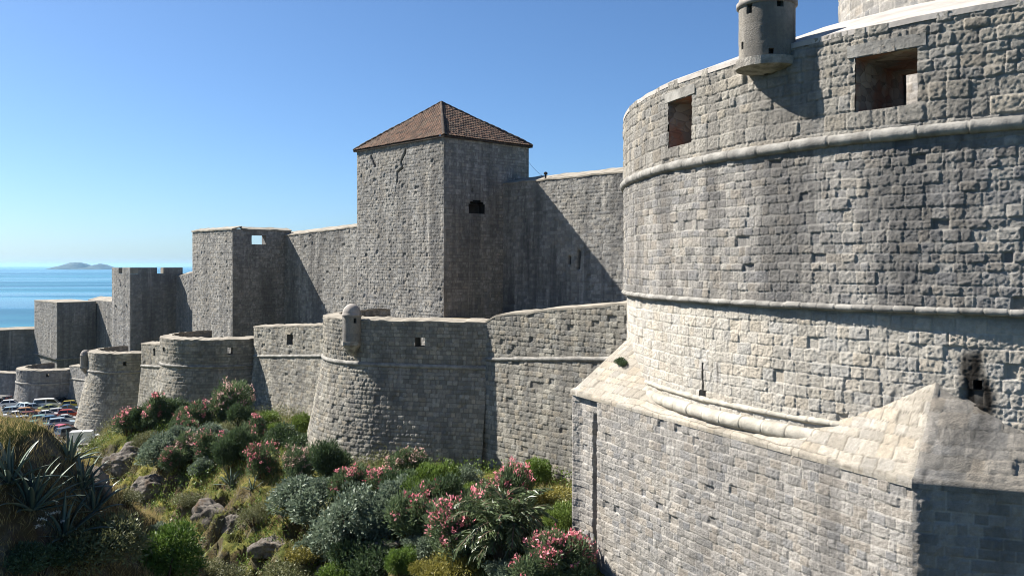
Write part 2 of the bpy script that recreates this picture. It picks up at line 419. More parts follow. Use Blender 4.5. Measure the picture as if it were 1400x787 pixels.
# inner face of the parapet, leaving the embrasure open
sheet('inner_parapet', arc_fn(C, 12.85), hB[1] / R * 12.85 + .05, (hA[0] / R + 2 * math.pi) * 12.85 , 3.2, 6.2, .3, M['mid'], T, dict(course=.3, width=.4, amp=.02, seed=23), pin=(False, False))
sheet('inner_parapet', arc_fn(C, 12.85), hA[1] / R * 12.85, hB[0] / R * 12.85 - .05, 3.2, 6.2, .3, M['mid'], T, dict(course=.3, width=.4, amp=.02, seed=24), pin=(False, False))
V, F = lathe_mesh([(.01, 3.22), (12.95, 3.2)], (C[0], C[1], 0), 64); obj('terrace', V, F, M['deck'], T)
# upper turret behind the parapet
sheet('upper_turret', arc_fn(C, 7.75), 0, 2 * math.pi * 7.75, 3.1, 14.5, .05, M['base'], T, dict(course=.28, width=.36, amp=.035, seed=29, edge=.05, irregular=.3), pin=(False, False))
V, F = lathe_mesh([(.01, 14.4), (7.9, 14.5), (7.9, 14.8), (.01, 15.2)], (C[0], C[1], 0), 64); obj('turret_top', V, F, M['coping'], T)

# eight-sided base with sloped spurs at its corners
K0 = np.array([2.05, 30.0]); K1 = np.array([7.94, 17.4]); ang1 = math.atan2(K1[1] - C[1], K1[0] - C[0])
KS = [K0, K1] + [C + 16.67 * np.array([math.cos(ang1 + rad(45 * i)), math.sin(ang1 + rad(45 * i))]) for i in range(1, 7)]
BZ, BB = -4.3, -13.5
for i in range(8):
    A_, B_ = KS[i], KS[(i + 1) % 8]
    d = (B_ - A_); L = np.hypot(*d); d = d / L; n = np.array([d[1], -d[0]])
    if n @ ((A_ + B_) / 2 - C) < 0: n = -n
    fn = plane_fn(A_, d, n, 0, BZ)
    ds = {0: .025, 1: .03}.get(i, .2)
    if i == 0:
        ex = lambda S, Z: -.16 * sstep(.02, .5, S) * (1 - sstep(1.55, 1.72, S)) - .14 * sstep(1.15, 1.25, S) * sstep(1.6, 1.5, S) * sstep(BZ - .5, BZ - .8, Z) 
        so = lambda S, Z: .5 * sstep(1.1, 1.2, S) * sstep(1.62, 1.5, S) * sstep(BZ - .5, BZ - .9, Z) * fbm(S * 3, Z, 7)
    else: ex = None; so = None
    sheet('base_wall', fn, 0, L, BB, BZ, ds, M['base'], T, dict(course=.225, width=.32, amp=.032, seed=31 + i, warp=.016, edge=.033, irregular=.25, rough=.7), extra=ex, darkf=so)
    # sloping ledge and spurs between the straight edge and the round drum
    nw = max(20, int(L / {0: .04, 1: .05}.get(i, .3))); nr = 48
    w = np.linspace(0, 1, nw); E = A_[None] + (B_ - A_)[None] * w[:, None]
    rel = E - C; an = np.arctan2(rel[:, 1], rel[:, 0]); rr = np.hypot(rel[:, 0], rel[:, 1])
    foot = np.argmin(rr); cd = np.abs(w - w[foot]) * L; mx = max(cd.max(), .1)
    g = np.where(w < w[foot], cd / max(cd[0], .1), cd / max(cd[-1], .1)); g = np.clip((g - .30) / .70, 0, 1)
    ztop = -4.12 + 1.74 * g ** 1.35 + (.05 * (fbm(w * 30, w * 0, 3) - .5)) * (g < .98)
    rt = np.linspace(0, 1, nr)[:, None]
    Rin = RL - .03
    r_ = rr[None] + .02 + (np.minimum(Rin, rr[None]) - rr[None] - .02) * rt
    Zs = (BZ + .004) + (ztop[None] - BZ) * rt
    Sx = np.repeat((w * L)[None], nr, 0); slope = np.sqrt((rr - Rin) ** 2 + (ztop - BZ) ** 2)[None] * rt
    h, tone, mort = stones(Sx, slope, course=.3, width=.42, amp=.030, seed=51 + i, warp=.04, edge=.04, irregular=.45, rough=.7)
    h = h * np.clip(rt * 8, 0, 1) * np.clip((1 - rt) * 8, 0, 1) * np.clip(np.minimum(Sx, L - Sx) / .1, 0, 1)
    r_ = r_ + h * .6; Zs = Zs + h * .8
    r_[0] = rr + .045; r_[1] = rr + .055; r_[2] = rr + .05; Zs[0] = BZ - .10; Zs[1] = BZ - .02; Zs[2] = np.maximum(Zs[2], BZ + .03)
    V = np.stack([C[0] + r_ * np.cos(an)[None], C[1] + r_ * np.sin(an)[None], Zs], -1)
    Fq = grid_faces(nr, nw)
    obj('spur', V.reshape(-1, 3), Fq, M['spur_grey_shade'] if i == 1 else M['spur'], T, dict(tone=tone, mort=mort, stain_shade=np.clip(np.exp(-((an - drum_hit(1338, RL)[0] + 2 * math.pi * np.round((drum_hit(1338, RL)[0] - an) / 2 / math.pi)) * RL / .33)[None] ** 2) * (.25 + 1.1 * (fbm(Sx * 4, slope * .7, 15) - .2)) * (.35 + .65 * rt), 0, .8), hue=HUE[0]), smooth=False)

# ------------------------------------------------------------------ bartizans (corbelled look-outs)
def bartizan(cx, cy, z0, z1, r, parent, out, mat, n=24, windows=(), dome=.9, seed=0, cone=1.0):
    """Cylinder on an inverted cone corbel with a small dome; out = outward direction angle."""
    mo = MB(); prof = [(r * .12, z0 - .22 - r * 1.2 * cone), (r * .55, z0 - .22 - r * .62 * cone), (r * 1.0, z0 - .22), (r * 1.12, z0 - .2), (r * 1.12, z0), (r * 1.0, z0 + .01)]
    V, F = lathe_mesh(prof, (cx, cy, 0), n); mo.add(V, F)
    b = mo.build('bartizan', M['rubble'], parent)
    fn = arc_fn(np.array([cx, cy]), r)
    hol = [((out + a - w / r / 2) * r, (out + a + w / r / 2) * r, za, zb) for (a, w, za, zb) in windows]
    lo = min([h[0] for h in hol] + [(out - math.pi) * r]) - .05
    sheet('shaft', fn, lo, lo + 2 * math.pi * r, z0, z1, max(.025, r * .07), mat, b, dict(course=.5, width=.8, amp=.006, seed=seed + 90), holes=hol, pin=(False, False))
    for h_ in hol: reveal('opening_side', fn, h_, .15, mat, b, back=None)
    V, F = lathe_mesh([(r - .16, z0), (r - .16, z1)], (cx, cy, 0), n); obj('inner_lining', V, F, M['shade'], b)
    pd = [(r * 1.0, z1 - .02), (r * 1.09, z1), (r * 1.09, z1 + .10)] + [(r * 1.02 * math.cos(t), z1 + .1 + r * dome * math.sin(t)) for t in np.linspace(0.05, 1.54, 9)]
    V, F = lathe_mesh(pd, (cx, cy, 0), n); obj('dome', V, F, M['plaster'], b)
    return b
aG, yG = drum_hit(1053); rG = .66; gx = C + (R + .12) * np.array([math.cos(aG), math.sin(aG)])
M['guerite'] = stone_mat('bartizan render', (.22,.205,.18), (.32,.295,.255), (.26,.24,.21), st=.6, wm=.3)
toward = math.atan2(-gx[1], -gx[0])
bartizan(gx[0], gx[1], zz(84, gx[1]), zz(11, gx[1]), rG, T, toward, M['guerite'], 40,
         windows=[(-.66, .16, zz(25, gx[1]), zz(10.5, gx[1]) - .03), (.48, .17, zz(20, gx[1]), zz(5.5, gx[1]) - .09), (-1.02, .10, zz(70, gx[1]), zz(60, gx[1])), (.15, .12, zz(82.5, gx[1]), zz(75, gx[1]))], seed=1, cone=.12)

# ================================================================== 2. towers, curtain walls, bastions of the enceinte
def square_tower(name, label, A_, dl, dr, zb, zt, ds, mat, seed, lholes=(), rholes=(), grooves_l=(), grooves_r=(), parapet=None, lback=True):
    """A_: the corner next the viewer; dl along D (left face), dr along -NRM (right face)."""
    A_ = np.array(A_, float); IN = -NRM
    t = thing(name, (A_[0] + D[0]*dl/2 + IN[0]*dr/2, A_[1] + D[1]*dl/2 + IN[1]*dr/2, zb), label, 'tower', 'square towers of the inner wall')
    pat = dict(course=.225, width=.28, amp=.042, seed=seed, warp=.03, edge=.055, irregular=.3, rough=.6)
    fl = plane_fn(A_, D, NRM, 0, zt); fr = plane_fn(A_, IN, -D, 0, zt)
    sheet('wall', fl, 0, dl, zb, zt, ds, mat, t, pat, holes=lholes, grooves=grooves_l)
    pat2 = dict(pat); pat2['seed'] += 1; pat2['amp'] *= .8
    sheet('wall', fr, 0, dr, zb, zt, ds, mat, t, pat2, holes=rholes, grooves=grooves_r)
    B_ = A_ + D * dl
    sheet('wall', plane_fn(B_, IN, D, 0, zt), 0, dr, zb, zt if not parapet else parapet, .3, mat, t, dict(pat, seed=seed + 2))
    sheet('wall', plane_fn(A_ + IN * dr, D, IN, 0, zt), 0, dl, zb, zt if not parapet else parapet, .3, mat, t, dict(pat, seed=seed + 3))
    return t, fl, fr

def quad_slab(name, pts, z, mat, parent, th=.2, grow=0.):
    pts = [np.array(p, float) for p in pts]; c = sum(pts) / len(pts)
    pts = [p + (p - c) / np.hypot(*(p - c)) * grow for p in pts]; k = len(pts)
    V = [(*p, z) for p in pts] + [(*p, z - th) for p in pts]
    F = [tuple(range(k)), tuple(range(2*k - 1, k - 1, -1))] + [(i, k + i, k + (i + 1) % k, (i + 1) % k) for i in range(k)]
    return obj(name, V, F, mat, parent, smooth=False)

# ---- the roofed tower
TA = np.array([-4.65, 60.0]); L1, R1, ZT1 = 10.8, 8.05, 8.85
IN = -NRM
def face_s(u, A_, d):                                        # distance along a face from corner A_ seen in column u
    a = ray(u); return (a * A_[1] - A_[0]) / (d[0] - a * d[1])
def face_z(u, v, A_, d): s = face_s(u, A_, d); return s, zz(v, A_[1] + d[1] * s)
def face_hole(u0, u1, vt, vb, A_, d):
    s0, s1 = sorted((face_s(u0, A_, d), face_s(u1, A_, d))); y = A_[1] + d[1] * (s0 + s1) / 2
    return (s0, s1, zz(vb, y), zz(vt, y))
w1 = face_hole(640.5, 662.5, 279, 292, TA, IN); w1b = face_hole(642.5, 660.5, 275.8, 279, TA, IN); w1c = face_hole(646, 657, 273.6, 275.8, TA, IN)
gl = [([face_z(508, 214, TA, D), face_z(513, 227, TA, D)], .07, .25), ([face_z(555, 205, TA, D), face_z(549, 222, TA, D), face_z(551, 230, TA, D), face_z(544, 235, TA, D), face_z(543, 250, TA, D)], .06, .22), ([face_z(543, 250, TA, D), face_z(538, 280, TA, D)], .03, .05)]
t1, fl1, fr1 = square_tower('square_tower', 'tall square stone tower under a pyramid roof of brown tiles', TA, L1, R1, -7., ZT1, .055, M['mid'], 61, rholes=[w1, w1b, w1c], grooves_l=gl,
                            grooves_r=[([face_z(646, 258, TA, IN), face_z(646, 262, TA, IN)], .06, .2)])
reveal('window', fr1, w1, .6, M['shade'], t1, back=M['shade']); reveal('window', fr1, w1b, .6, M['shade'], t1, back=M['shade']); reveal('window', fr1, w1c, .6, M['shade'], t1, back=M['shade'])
# roof: barrel tiles modelled row by row
def tile_mat():
    m, nt, b = new_mat('clay roof tile'); b.inputs['Roughness'].default_value = .9
    c = mixc(nt, attr(nt, 'tone'), (.042,.032,.026), (.155,.09,.06))
    c = mixc(nt, mul(nt, ramp(nt, noise(nt, 1.2, 4), .45, .7), .6), c, (.12,.095,.07))
    c = mixc(nt, mul(nt, attr(nt, 'mort'), .7), c, (.03,.022,.018)); nt.links.new(c, b.inputs['Base Color'])
    bump(nt, b, noise(nt, 12, 4), .5, .02); return m
M['tile'] = tile_mat()
cor = [TA, TA + IN * R1, TA + IN * R1 + D * L1, TA + D * L1]; cen = sum(cor) / 4
eav = [p + (p - cen) / np.hypot(*(p - cen)) * .30 for p in cor]; APEX = np.array([cen[0], cen[1], 12.35]); ZE = ZT1 + .02
def roof_face(a, b, seed, name, parent, apex, ze, step=.035, tw=.24, th=.36):
    a3 = np.array([*a, ze]); b3 = np.array([*b, ze]); d = b3 - a3; L = np.linalg.norm(d); d /= L
    tap = (apex - a3) @ d; up = apex - a3 - d * tap; H = np.linalg.norm(up); up /= H; n = np.cross(d, up); n = n if n[2] > 0 else -n
    nr = int(H / step); nc = int(L / step)
    t = np.linspace(0, 1, nr)[:, None]; x = np.linspace(0, 1, nc)[None]
    lo = tap * t; hi = L - (L - tap) * t; X = lo + (hi - lo) * x; Yy = H * t + 0 * x
    col_i = np.floor(X / tw); row_i = np.floor(Yy / th + .35 * (vnoise(X * 2, Yy * 0, seed) - .5)); fr = Yy / th - np.floor(Yy / th)
    h = .055 * np.abs(np.sin(math.pi * X / tw)) + .05 * (1 - fr) + .03 * (_h(col_i, row_i, seed) - .5)
    tone = .1 + .9 * _h(col_i, row_i, seed + 7); mort = sstep(.35, .0, np.abs(np.sin(math.pi * X / tw)))
    V = a3 + X[..., None] * d + Yy[..., None] * up + n * h[..., None]
    return obj(name, V.reshape(-1, 3), grid_faces(nr, nc), M['tile'], parent, dict(tone=tone, mort=mort))
rf = quad_slab('roof', eav, ZE, M['tile'], t1, .10)
for i in range(4): roof_face(eav[i], eav[(i + 1) % 4], 70 + i, 'tile_slope', rf, APEX, ZE)
for e in (eav[0], eav[1], eav[3]):
    e3 = np.array([*e, ZE]); tt = np.linspace(0, 1, 60)[:, None]
    sweep('ridge_tile', e3 + (APEX - e3) * tt + (0, 0, .05), .13, M['tile'], rf, n=8, wob=.25, seed=4, joints=4)

# ---- second tower (flat top, pierced parapet)
def line_corner(u):                                          # corner of a tower on the same building line
    s = face_s(u, TA, D); return TA + D * s
A2 = line_corner(318); A3 = line_corner(178); A4 = line_corner(78)
h2 = face_hole(344, 364, 321.5, 334, A2, IN)
t2, fl2, fr2 = square_tower('square_tower', 'square stone tower with flat top and one small light opening, right of the sea view', A2, face_s(263, A2, D), face_s(398, A2, IN), -9., 3.52, .075, M['mid'], 81, rholes=[h2], parapet=1.6)
reveal('window', fr2, h2, .9, M['mid'], t2)
def tower_top(t, A_, dl, dr, zt, zf, th, mat, notch=None):
    c4 = [A_, A_ + IN * dr, A_ + IN * dr + D * dl, A_ + D * dl]
    strip('coping', [(*(A_ + NRM * .12 - D * .12 ), zt + .03), (*(A_ + D * dl + NRM * .12), zt + .03)], [(*(A_ + IN * th - D * .12), zt + .30), (*(A_ + D * dl + IN * th), zt + .30)], M['coping_mid'], t, .12)
    strip('coping', [(*(A_ + IN * (th + .02) - D * .12), zt + .03), (*(A_ + IN * dr - D * .12), zt + .03)], [(*(A_ + IN * (th + .02) + D * th), zt + .28), (*(A_ + IN * dr + D * th), zt + .28)], M['coping_mid'], t, .12)
    quad_slab('terrace', [c4[0] + (D + IN) * .1, c4[1] + (D - IN) * .1, c4[2] - (D + IN) * .1, c4[3] - (D - IN) * .1], zf, M['deck'], t, .1)
def inner_skin(t, A_, dl, dr, zt, zf, th, mat, holes=()):
    sheet('parapet', plane_fn(A_ + IN * th, D, IN), th, dl, zf, zt, .4, mat, t, dict(course=.3, width=.4, amp=.02, seed=9))
    sheet('parapet', plane_fn(A_ + D * th, IN, D), th, dr, zf, zt, .15, mat, t, dict(course=.3, width=.4, amp=.02, seed=10), holes=holes)
tower_top(t2, A2, face_s(263, A2, D), face_s(398, A2, IN), 3.52, 1.5, .9, M['mid'])
inner_skin(t2, A2, face_s(263, A2, D), face_s(398, A2, IN), 3.52, 1.5, .9, M['mid'], holes=[h2])

t3, fl3, fr3 = square_tower('square_tower', 'square stone tower with notched top, third tower counting from the tiled roof', A3, face_s(153, A3, D), face_s(250, A3, IN), -12., -.95, .10, M['far'], 91, parapet=-2.2,
    grooves_l=[([face_z(164, 384, A3, D), face_z(166, 393, A3, D)], .09, .2), ([face_z(158, 418, A3, D), face_z(160, 422, A3, D)], .09, .2), ([face_z(173, 418, A3, D), face_z(175, 423, A3, D)], .09, .2)])
L3, R3 = face_s(153, A3, D), face_s(250, A3, IN)
quad_slab('terrace', [A3 + (D + IN) * .1, A3 + IN * R3 + (D - IN) * .1, A3 + IN * R3 + D * L3 - (D + IN) * .1, A3 + D * L3 - (D - IN) * .1], -1.6, M['deck'], t3, .1)
def merlon(t, P_, d, n_in, a, b, z0, z1, th, mat):
    p = [P_ + d * a - n_in * .02, P_ + d * b - n_in * .02, P_ + d * b + n_in * th, P_ + d * a + n_in * th]
    o = quad_slab('merlon', p, z1, mat, t, z1 - z0); return o
def face_block(t, A_, d, nout, a, b, z0, z1, th, seed, mat):
    sheet('merlon', plane_fn(A_, d, nout), a, b, z0, z1, .1, mat, t, dict(course=.25, width=.33, amp=.03, seed=seed))
    q = [A_ + d * a, A_ + d * b, A_ + d * b - nout * th, A_ + d * a - nout * th]
    quad_slab('coping', q, z1 + .07, M['coping_mid'], t, z1 - z0 + .06)
face_block(t3, A3, D, NRM, 0, L3 * .42, -.95, -.30, .9, 3, M['far']); face_block(t3, A3, D, NRM, L3 * .62, L3, -.95, -.32, .9, 4, M['far'])
face_block(t3, A3 + D * .0, IN, -D, .92, R3 * .50, -.95, -.30, .9, 5, M['far']); face_block(t3, A3, IN, -D, R3 * .62, R3 - .02, -.95, -.30, .9, 6, M['far'])

t4, fl4, fr4 = square_tower('square_tower', 'square stone tower nearest the sea, leftmost and lowest of the square towers', A4, face_s(47, A4, D), face_s(131, A4, IN), -17., -5.35, .11, M['far'], 95)
L4, R4 = face_s(47, A4, D), face_s(131, A4, IN)
quad_slab('coping', [A4, A4 + IN * R4, A4 + IN * R4 + D * L4, A4 + D * L4], -5.2, M['coping_mid'], t4, .15, .08)
zc4 = zz(491, A4[1])
sweep('string_course', [(*(A4 + D * L4 + NRM * .05), zc4), (*(A4 + NRM * .1 - D * .02), zc4), (*(A4 + NRM * .1 - D * .02), zc4 - .01), (*(A4 - D * .05 + IN * R4), zc4)], .16, M['cordon'], t4, n=6)

# ---- inner curtain walls
CP = TA + IN * 5.5
def curtain(label, u0, u1, zb, z_at, ds, mat, seed, s_range=None, grooves=(), thick=2.2):
    s0, s1 = s_range if s_range else sorted((face_s(u0, CP, D), face_s(u1, CP, D)))
    zt = (lambda S: np.interp(S, *z_at)) if isinstance(z_at, tuple) else z_at
    fn = plane_fn(CP, D, NRM, .01, 3)
    mid = CP + D * (s0 + s1) / 2
    t = thing('curtain_wall', (mid[0], mid[1], zb), label, 'wall', 'inner curtain walls')
    sheet('wall', fn, s0, s1, zb, zt, ds, mat, t, dict(course=.24, width=.34, amp=.044, seed=seed, warp=.015, edge=.05, irregular=.22, rough=.5), grooves=grooves)
    sv = np.linspace(s0, s1, 14); zv = zt(sv) if callable(zt) else np.full(14, zt)
    a = np.array([[*(CP + D * s + NRM * .08), z + .01] for s, z in zip(sv, zv)]); b = np.array([[*(CP + D * s + IN * 1.7), z + .5] for s, z in zip(sv, zv)])
    strip('coping', a, b, M['coping_mid'], t, .1)
    b2 = b + np.array([*(IN * .02), 0]); c = b2.copy(); c[:, 2] = zb
    V = np.concatenate([b2, c]); F = [(i, i + 1, 14 + i + 1, 14 + i) for i in range(13)]
    obj('back_face', V, F, M['coping_mid'], t, smooth=False)
    return t, fn
sN = face_s(690, CP, D)
curtain('sunlit stone wall between the tiled tower and the round tower, crossed by a slanting shadow', 0, 0, -7, 5.95, .055, M['curtain'], 101, s_range=(-26, 0.2),
        grooves=[([face_z(792, 345, CP, D), face_z(791, 366, CP, D)], .12, .3), ([face_z(779, 352, CP, D), face_z(779, 360, CP, D)], .10, .3)])
s12a, s12b = face_s(495, CP, D), face_s(385, CP, D)
curtain('sunlit stone wall between the tiled tower and the flat-topped tower', 0, 0, -9, ([s12a, s12b], [3.5, 3.0]), .07, M['curtain'], 102, s_range=(9.5, s12b + 1))
curtain('short stone wall between the flat-topped tower and the notched tower', 0, 0, -12, ([face_s(270, CP, D), face_s(232, CP, D)], [-.7, -1.5]), .10, M['far'], 103, s_range=(face_s(268, CP, D) - 3, face_s(228, CP, D) + 1))
curtain('short stone wall between the notched tower and the leftmost tower', 0, 0, -16, -5.1, .11, M['far'], 104, s_range=(face_s(160, CP, D) - 3, face_s(124, CP, D) + 1))
# far return wall, in shade, running out of the left of the picture
fa = A4 + D * L4 + IN * 1.2; fb = np.array([-98., 124.5]); fd = fb - fa; fL = np.hypot(*fd); fd /= fL; fnrm = np.array([fd[1], -fd[0]]); fnrm = fnrm if fnrm @ -fa > 0 else -fnrm
tf = thing('rampart_wall', (*((fa + fb) / 2), -17), 'long shaded stone wall running off at the left edge below the sea', 'wall')
sheet('wall', plane_fn(fa, fd, fnrm, .02, -9), 0, fL, -17.5, lambda s: np.interp(s, [0, 14, 30], [-9.6, -9.9, -10.2]), .14, M['far'], tf, dict(course=.3, width=.4, amp=.04, seed=111))
strip('coping', [(*(fa + fnrm * .1), -9.57), (*(fb + fnrm * .1), -10.1)], [(*(fa - fnrm * 1.6), -9.3), (*(fb - fnrm * 1.6), -9.8)], M['coping_mid'], tf, .15)

# ---- bastions of the outer wall
def bastion(label, Cb, Rb, zt, zc, zb, ds, mat, seed, holes_px=(), a_span=(-1.75, 1.75), front=None, batter=.2, deck=-.6, small=(), amp=.046):
    Cb = np.array(Cb, float); am = math.atan2(NRM[1], NRM[0])
    if am < 0: am += 2 * math.pi
    t = thing('bastion', (Cb[0], Cb[1], zb), label, 'bastion', 'round bastions of the outer wall')
    a0 = am + a_span[0]
    ae, Lf = front if front else (am + a_span[1], 0.)
    ne = np.array([math.cos(ae), math.sin(ae)]); te = np.array([-ne[1], ne[0]]); sE = Rb * ae + Lf
    def mkfn(bat, off=0.):
        arc = arc_fn(Cb, Rb, bat, zc)
        def fn(S, Z):
            S = np.asarray(S, float); Z = np.asarray(Z, float)
            Pt, Nn = arc(np.minimum(S, Rb * ae), Z); over = np.maximum(0, S - Rb * ae)
            Pt = Pt + over[..., None] * np.array([te[0], te[1], 0]) + Nn * np.array([1, 1, 0]) * off
            return Pt, Nn
        return fn
    fn = mkfn(batter)
    def hit(u):
        S = np.linspace(a0 * Rb, sE, 6000); Pq = fn(S, np.full(6000, zc))[0]; us = U0 + Pq[:, 0] / Pq[:, 1] * F_PX
        i0 = int(np.argmin(us)); k = i0 + int(np.argmax(us[i0:] >= u)); return S[k] / Rb, Pq[k, 1]
    hol = []
    for (u0, u1, vt, vb) in holes_px:
        h0, y0 = hit(u0); h1, y1 = hit(u1); y = (y0+y1)/2; hol.append((h0*Rb, h1*Rb, zz(vb, y), zz(vt, y)))
    pat = dict(course=.22, width=.29, amp=amp, seed=seed, warp=.018, edge=.06, irregular=.2, rough=.6)
    sheet('wall', fn, a0*Rb, sE, zb, zt, ds, mat, t, pat, holes=hol, pin=(False, False))
    pr = .9
    for h_ in hol: reveal('embrasure', fn, h_, pr, mat, t)
    def rg(r, z, n=90):
        return mkfn(0, r - Rb)(np.linspace(a0 * Rb, sE, n), np.full(n, z))[0]
    sweep('cordon', rg(Rb + .02, zc, 140), .13, M['cordon'], t, n=8, wob=.05, joints=8)
    strip('coping', rg(Rb + .04, zt + .02), rg(Rb - pr, zt + .16), M['coping_mid'], t, .1)
    hin = hol
    sheet('parapet', mkfn(0, -pr), a0*Rb, sE, zt + deck - .6, zt + .1, .12, mat, t, dict(course=.24, width=.33, amp=.02, seed=seed+1), holes=hin, pin=(False, False))
    dk = rg(Rb - pr + .02, zt + deck, 60)
    V = np.concatenate([dk, [[dk[0][0] - NRM[0]*6, dk[0][1] - NRM[1]*6, zt + deck]], [[dk[-1][0] - NRM[0]*6, dk[-1][1] - NRM[1]*6, zt + deck]]])
    obj('terrace', V, [tuple(list(range(60)) + [61, 60])], M['deck'], t, smooth=False)
    return t, fn, hit, Cb
B1C = (-5.1, 52.6)
b1, fb1, hit1, c1 = bastion('big round bastion below the tiled tower, half in shadow, with domed look-out on its rim', B1C, 6.05, -2.95, -5.3, -12.5, .042, M['warm'], 121, holes_px=[(567, 581, 461, 474)], batter=.2, front=(rad(255.5), 5.5))
b2, fb2, hit2, c2 = bastion('round bastion below the flat-topped tower, behind the oleanders', (-24.2, 73.85), 5.0, -5.85, -7.95, -13.5, .075, M['warm'], 122, holes_px=[(311, 318, 475, 484), (223, 226, 474, 480)], batter=.16)
b3, fb3, hit3, c3 = bastion('narrow tapering bastion with domed look-out, rising beside the parked cars', (-38.2, 88.7), 4.2, -8.5, -10.3, -18., .08, M['warm'], 123, holes_px=[(168, 173, 494, 500)], batter=.22)
b4, fb4, hit4, c4 = bastion('low round bastion at the back of the car park, leftmost of the bastions', (-55.6, 107.4), 4.4, -12.35, -13.9, -18., .10, M['far'], 124, holes_px=[(63, 67, 511, 515)], batter=.12)
def bart_on(u, Cb, Rb, hit, v0, v1, r, parent, mat, seed, **kw):
    an, y = hit(u); g = Cb + (Rb + r * .45) * np.array([math.cos(an), math.sin(an)])
    return bartizan(g[0], g[1], zz(v0, g[1]), zz(v1, g[1]), r, parent, math.atan2(-g[1], -g[0]), mat, 8, seed=seed, **kw)
an, y = hit1(485); g = c1 + 6.28 * np.array([math.cos(an), math.sin(an)])
bart_on(485, c1, 6.05, hit1, 466, 432, .5, b1, M['guerite'], 5, windows=[(.35, .16, zz(441, g[1]), zz(434, g[1]))], dome=1.15)
bart_on(120, c3, 4.2, hit3, 500, 486, .48, b3, M['guerite'], 6, dome=1.0)
V, F = box_mesh(-.5, .5, -.5, .5, 0, 1)

# ---- outer wall lengths between the bastions
def outer_wall(label, Pa, Pb, zta, ztb, zca, zcb, zb, ds, mat, seed, holes_px=(), bump_top=None, batter=.10, nflip=False):
    Pa = np.array(Pa, float); Pb = np.array(Pb, float); d = Pb - Pa; L = np.hypot(*d); d /= L; n = np.array([d[1], -d[0]])
    if n @ (-(Pa + Pb) / 2) < 0: n = -n
    t = thing('outer_wall', (*((Pa + Pb) / 2), zb), label, 'wall', 'lengths of the outer wall')
    zc = lambda S: zca + (zcb - zca) * S / L
    zt = lambda S: zta + (ztb - zta) * S / L + (bump_top(S) if bump_top else 0)
    fn = plane_fn(Pa, d, n, batter, zc)
    hol = [face_hole(*h_, Pa, d) for h_ in holes_px]
    sheet('wall', fn, 0, L, zb, zt, ds, mat, t, dict(course=.24, width=.34, amp=.044, seed=seed, warp=.015, edge=.05, irregular=.22, rough=.5), holes=hol, pin=(True, True))
    for h_ in hol: reveal('window', fn, h_, .5, mat, t, back=M['shade'])
    sv = np.linspace(0, L, 60)
    sweep('cordon', [[*(Pa + d * s + n * .02), zc(s)] for s in sv], .12, M['cordon'], t, n=8, wob=.06, joints=5)
    strip('coping', [[*(Pa + d * s + n * .05), zt(s) + .01] for s in sv], [[*(Pa + d * s - n * 1.0), zt(s) + .13] for s in sv], M['coping_mid'], t, .1)
    V = np.array([[*(Pa + d * s - n * 1.0), zt(s) + .1] for s in sv] + [[*(Pa + d * s - n * 1.0), zb] for s in sv])
    obj('back_face', V, [(i, i + 1, 61 + i, 60 + i) for i in range(59)], M['coping_mid'], t, smooth=False)
    return t
qJ = lambda u: face_s(u, W0, D)
outer_wall('sunlit stone wall with a thin moulding, between the big round bastion and the round tower', (-1.34, 45.42), (-1.34 + .68 * 22, 45.42 - .733 * 22), -2.6, -.35, -4.84, -3.1, -12.5, .044, M['warm'], 131,
           bump_top=lambda S: -.25 * np.exp(-(np.asarray(S) / .5) ** 2))
outer_wall('stone wall with one small dark window, between two round bastions', wall_pt(qJ(347)), wall_pt(qJ(452)), -4.85, -4.15, -7.2, -6.3, -13., .07, M['warm'], 132, holes_px=[(392.5, 401, 457, 471)])
E2 = np.array([-31.5, 74.6]); S2 = c2 + 4.9 * np.array([math.cos(rad(214)), math.sin(rad(214))])
ow = outer_wall('short stone wall with a narrow slit, left of the bastion behind the oleanders', E2, S2, -6.6, -6.4, -8.5, -8.2, -14., .08, M['warm'], 133, holes_px=[(210, 213, 476, 486)])
Er = E2 + IN * 7
sheet('wall', plane_fn(E2, IN, D, .1, -8.4), 0, 7, -15.5, -6.6, .15, M['mid'], ow, dict(course=.24, width=.34, amp=.04, seed=135))
outer_wall('short stone wall between the leftmost bastion and the tapering bastion', wall_pt(qJ(95)), wall_pt(qJ(150)), -11.9, -11.0, -13.4, -12.6, -18., .10, M['far'], 134)
fw = np.array([-64.4, 111.5]); outer_wall('low stone wall at the left edge, left of the lowest round bastion', (-80., 118.5), (-59.2, 109.6), -14.0, -13.55, -19, -19, -18., .14, M['far'], 136)

# lightning cable and its post beside the tiled tower
cb = P3(723, 222, 65.0); ce = P3(746, 243, 60.8)
tt = np.linspace(0, 1, 12)[:, None]
o = sweep('cable', cb + (ce - cb) * tt - np.array([0, 0, .12]) * np.sin(tt * math.pi), .012, M['shade'], None, n=4); tag(o, 'thin dark cable slanting from the tiled tower down to the wall top', 'cable')
V, F = lathe_mesh([(.06, -.25), (.06, .2), (.14, .22), (.12, .38), (.01, .42)], tuple(ce), 8); tag(obj('cable_post', V, F, M['shade']), 'small dark post on the wall top holding the thin cable', 'post')

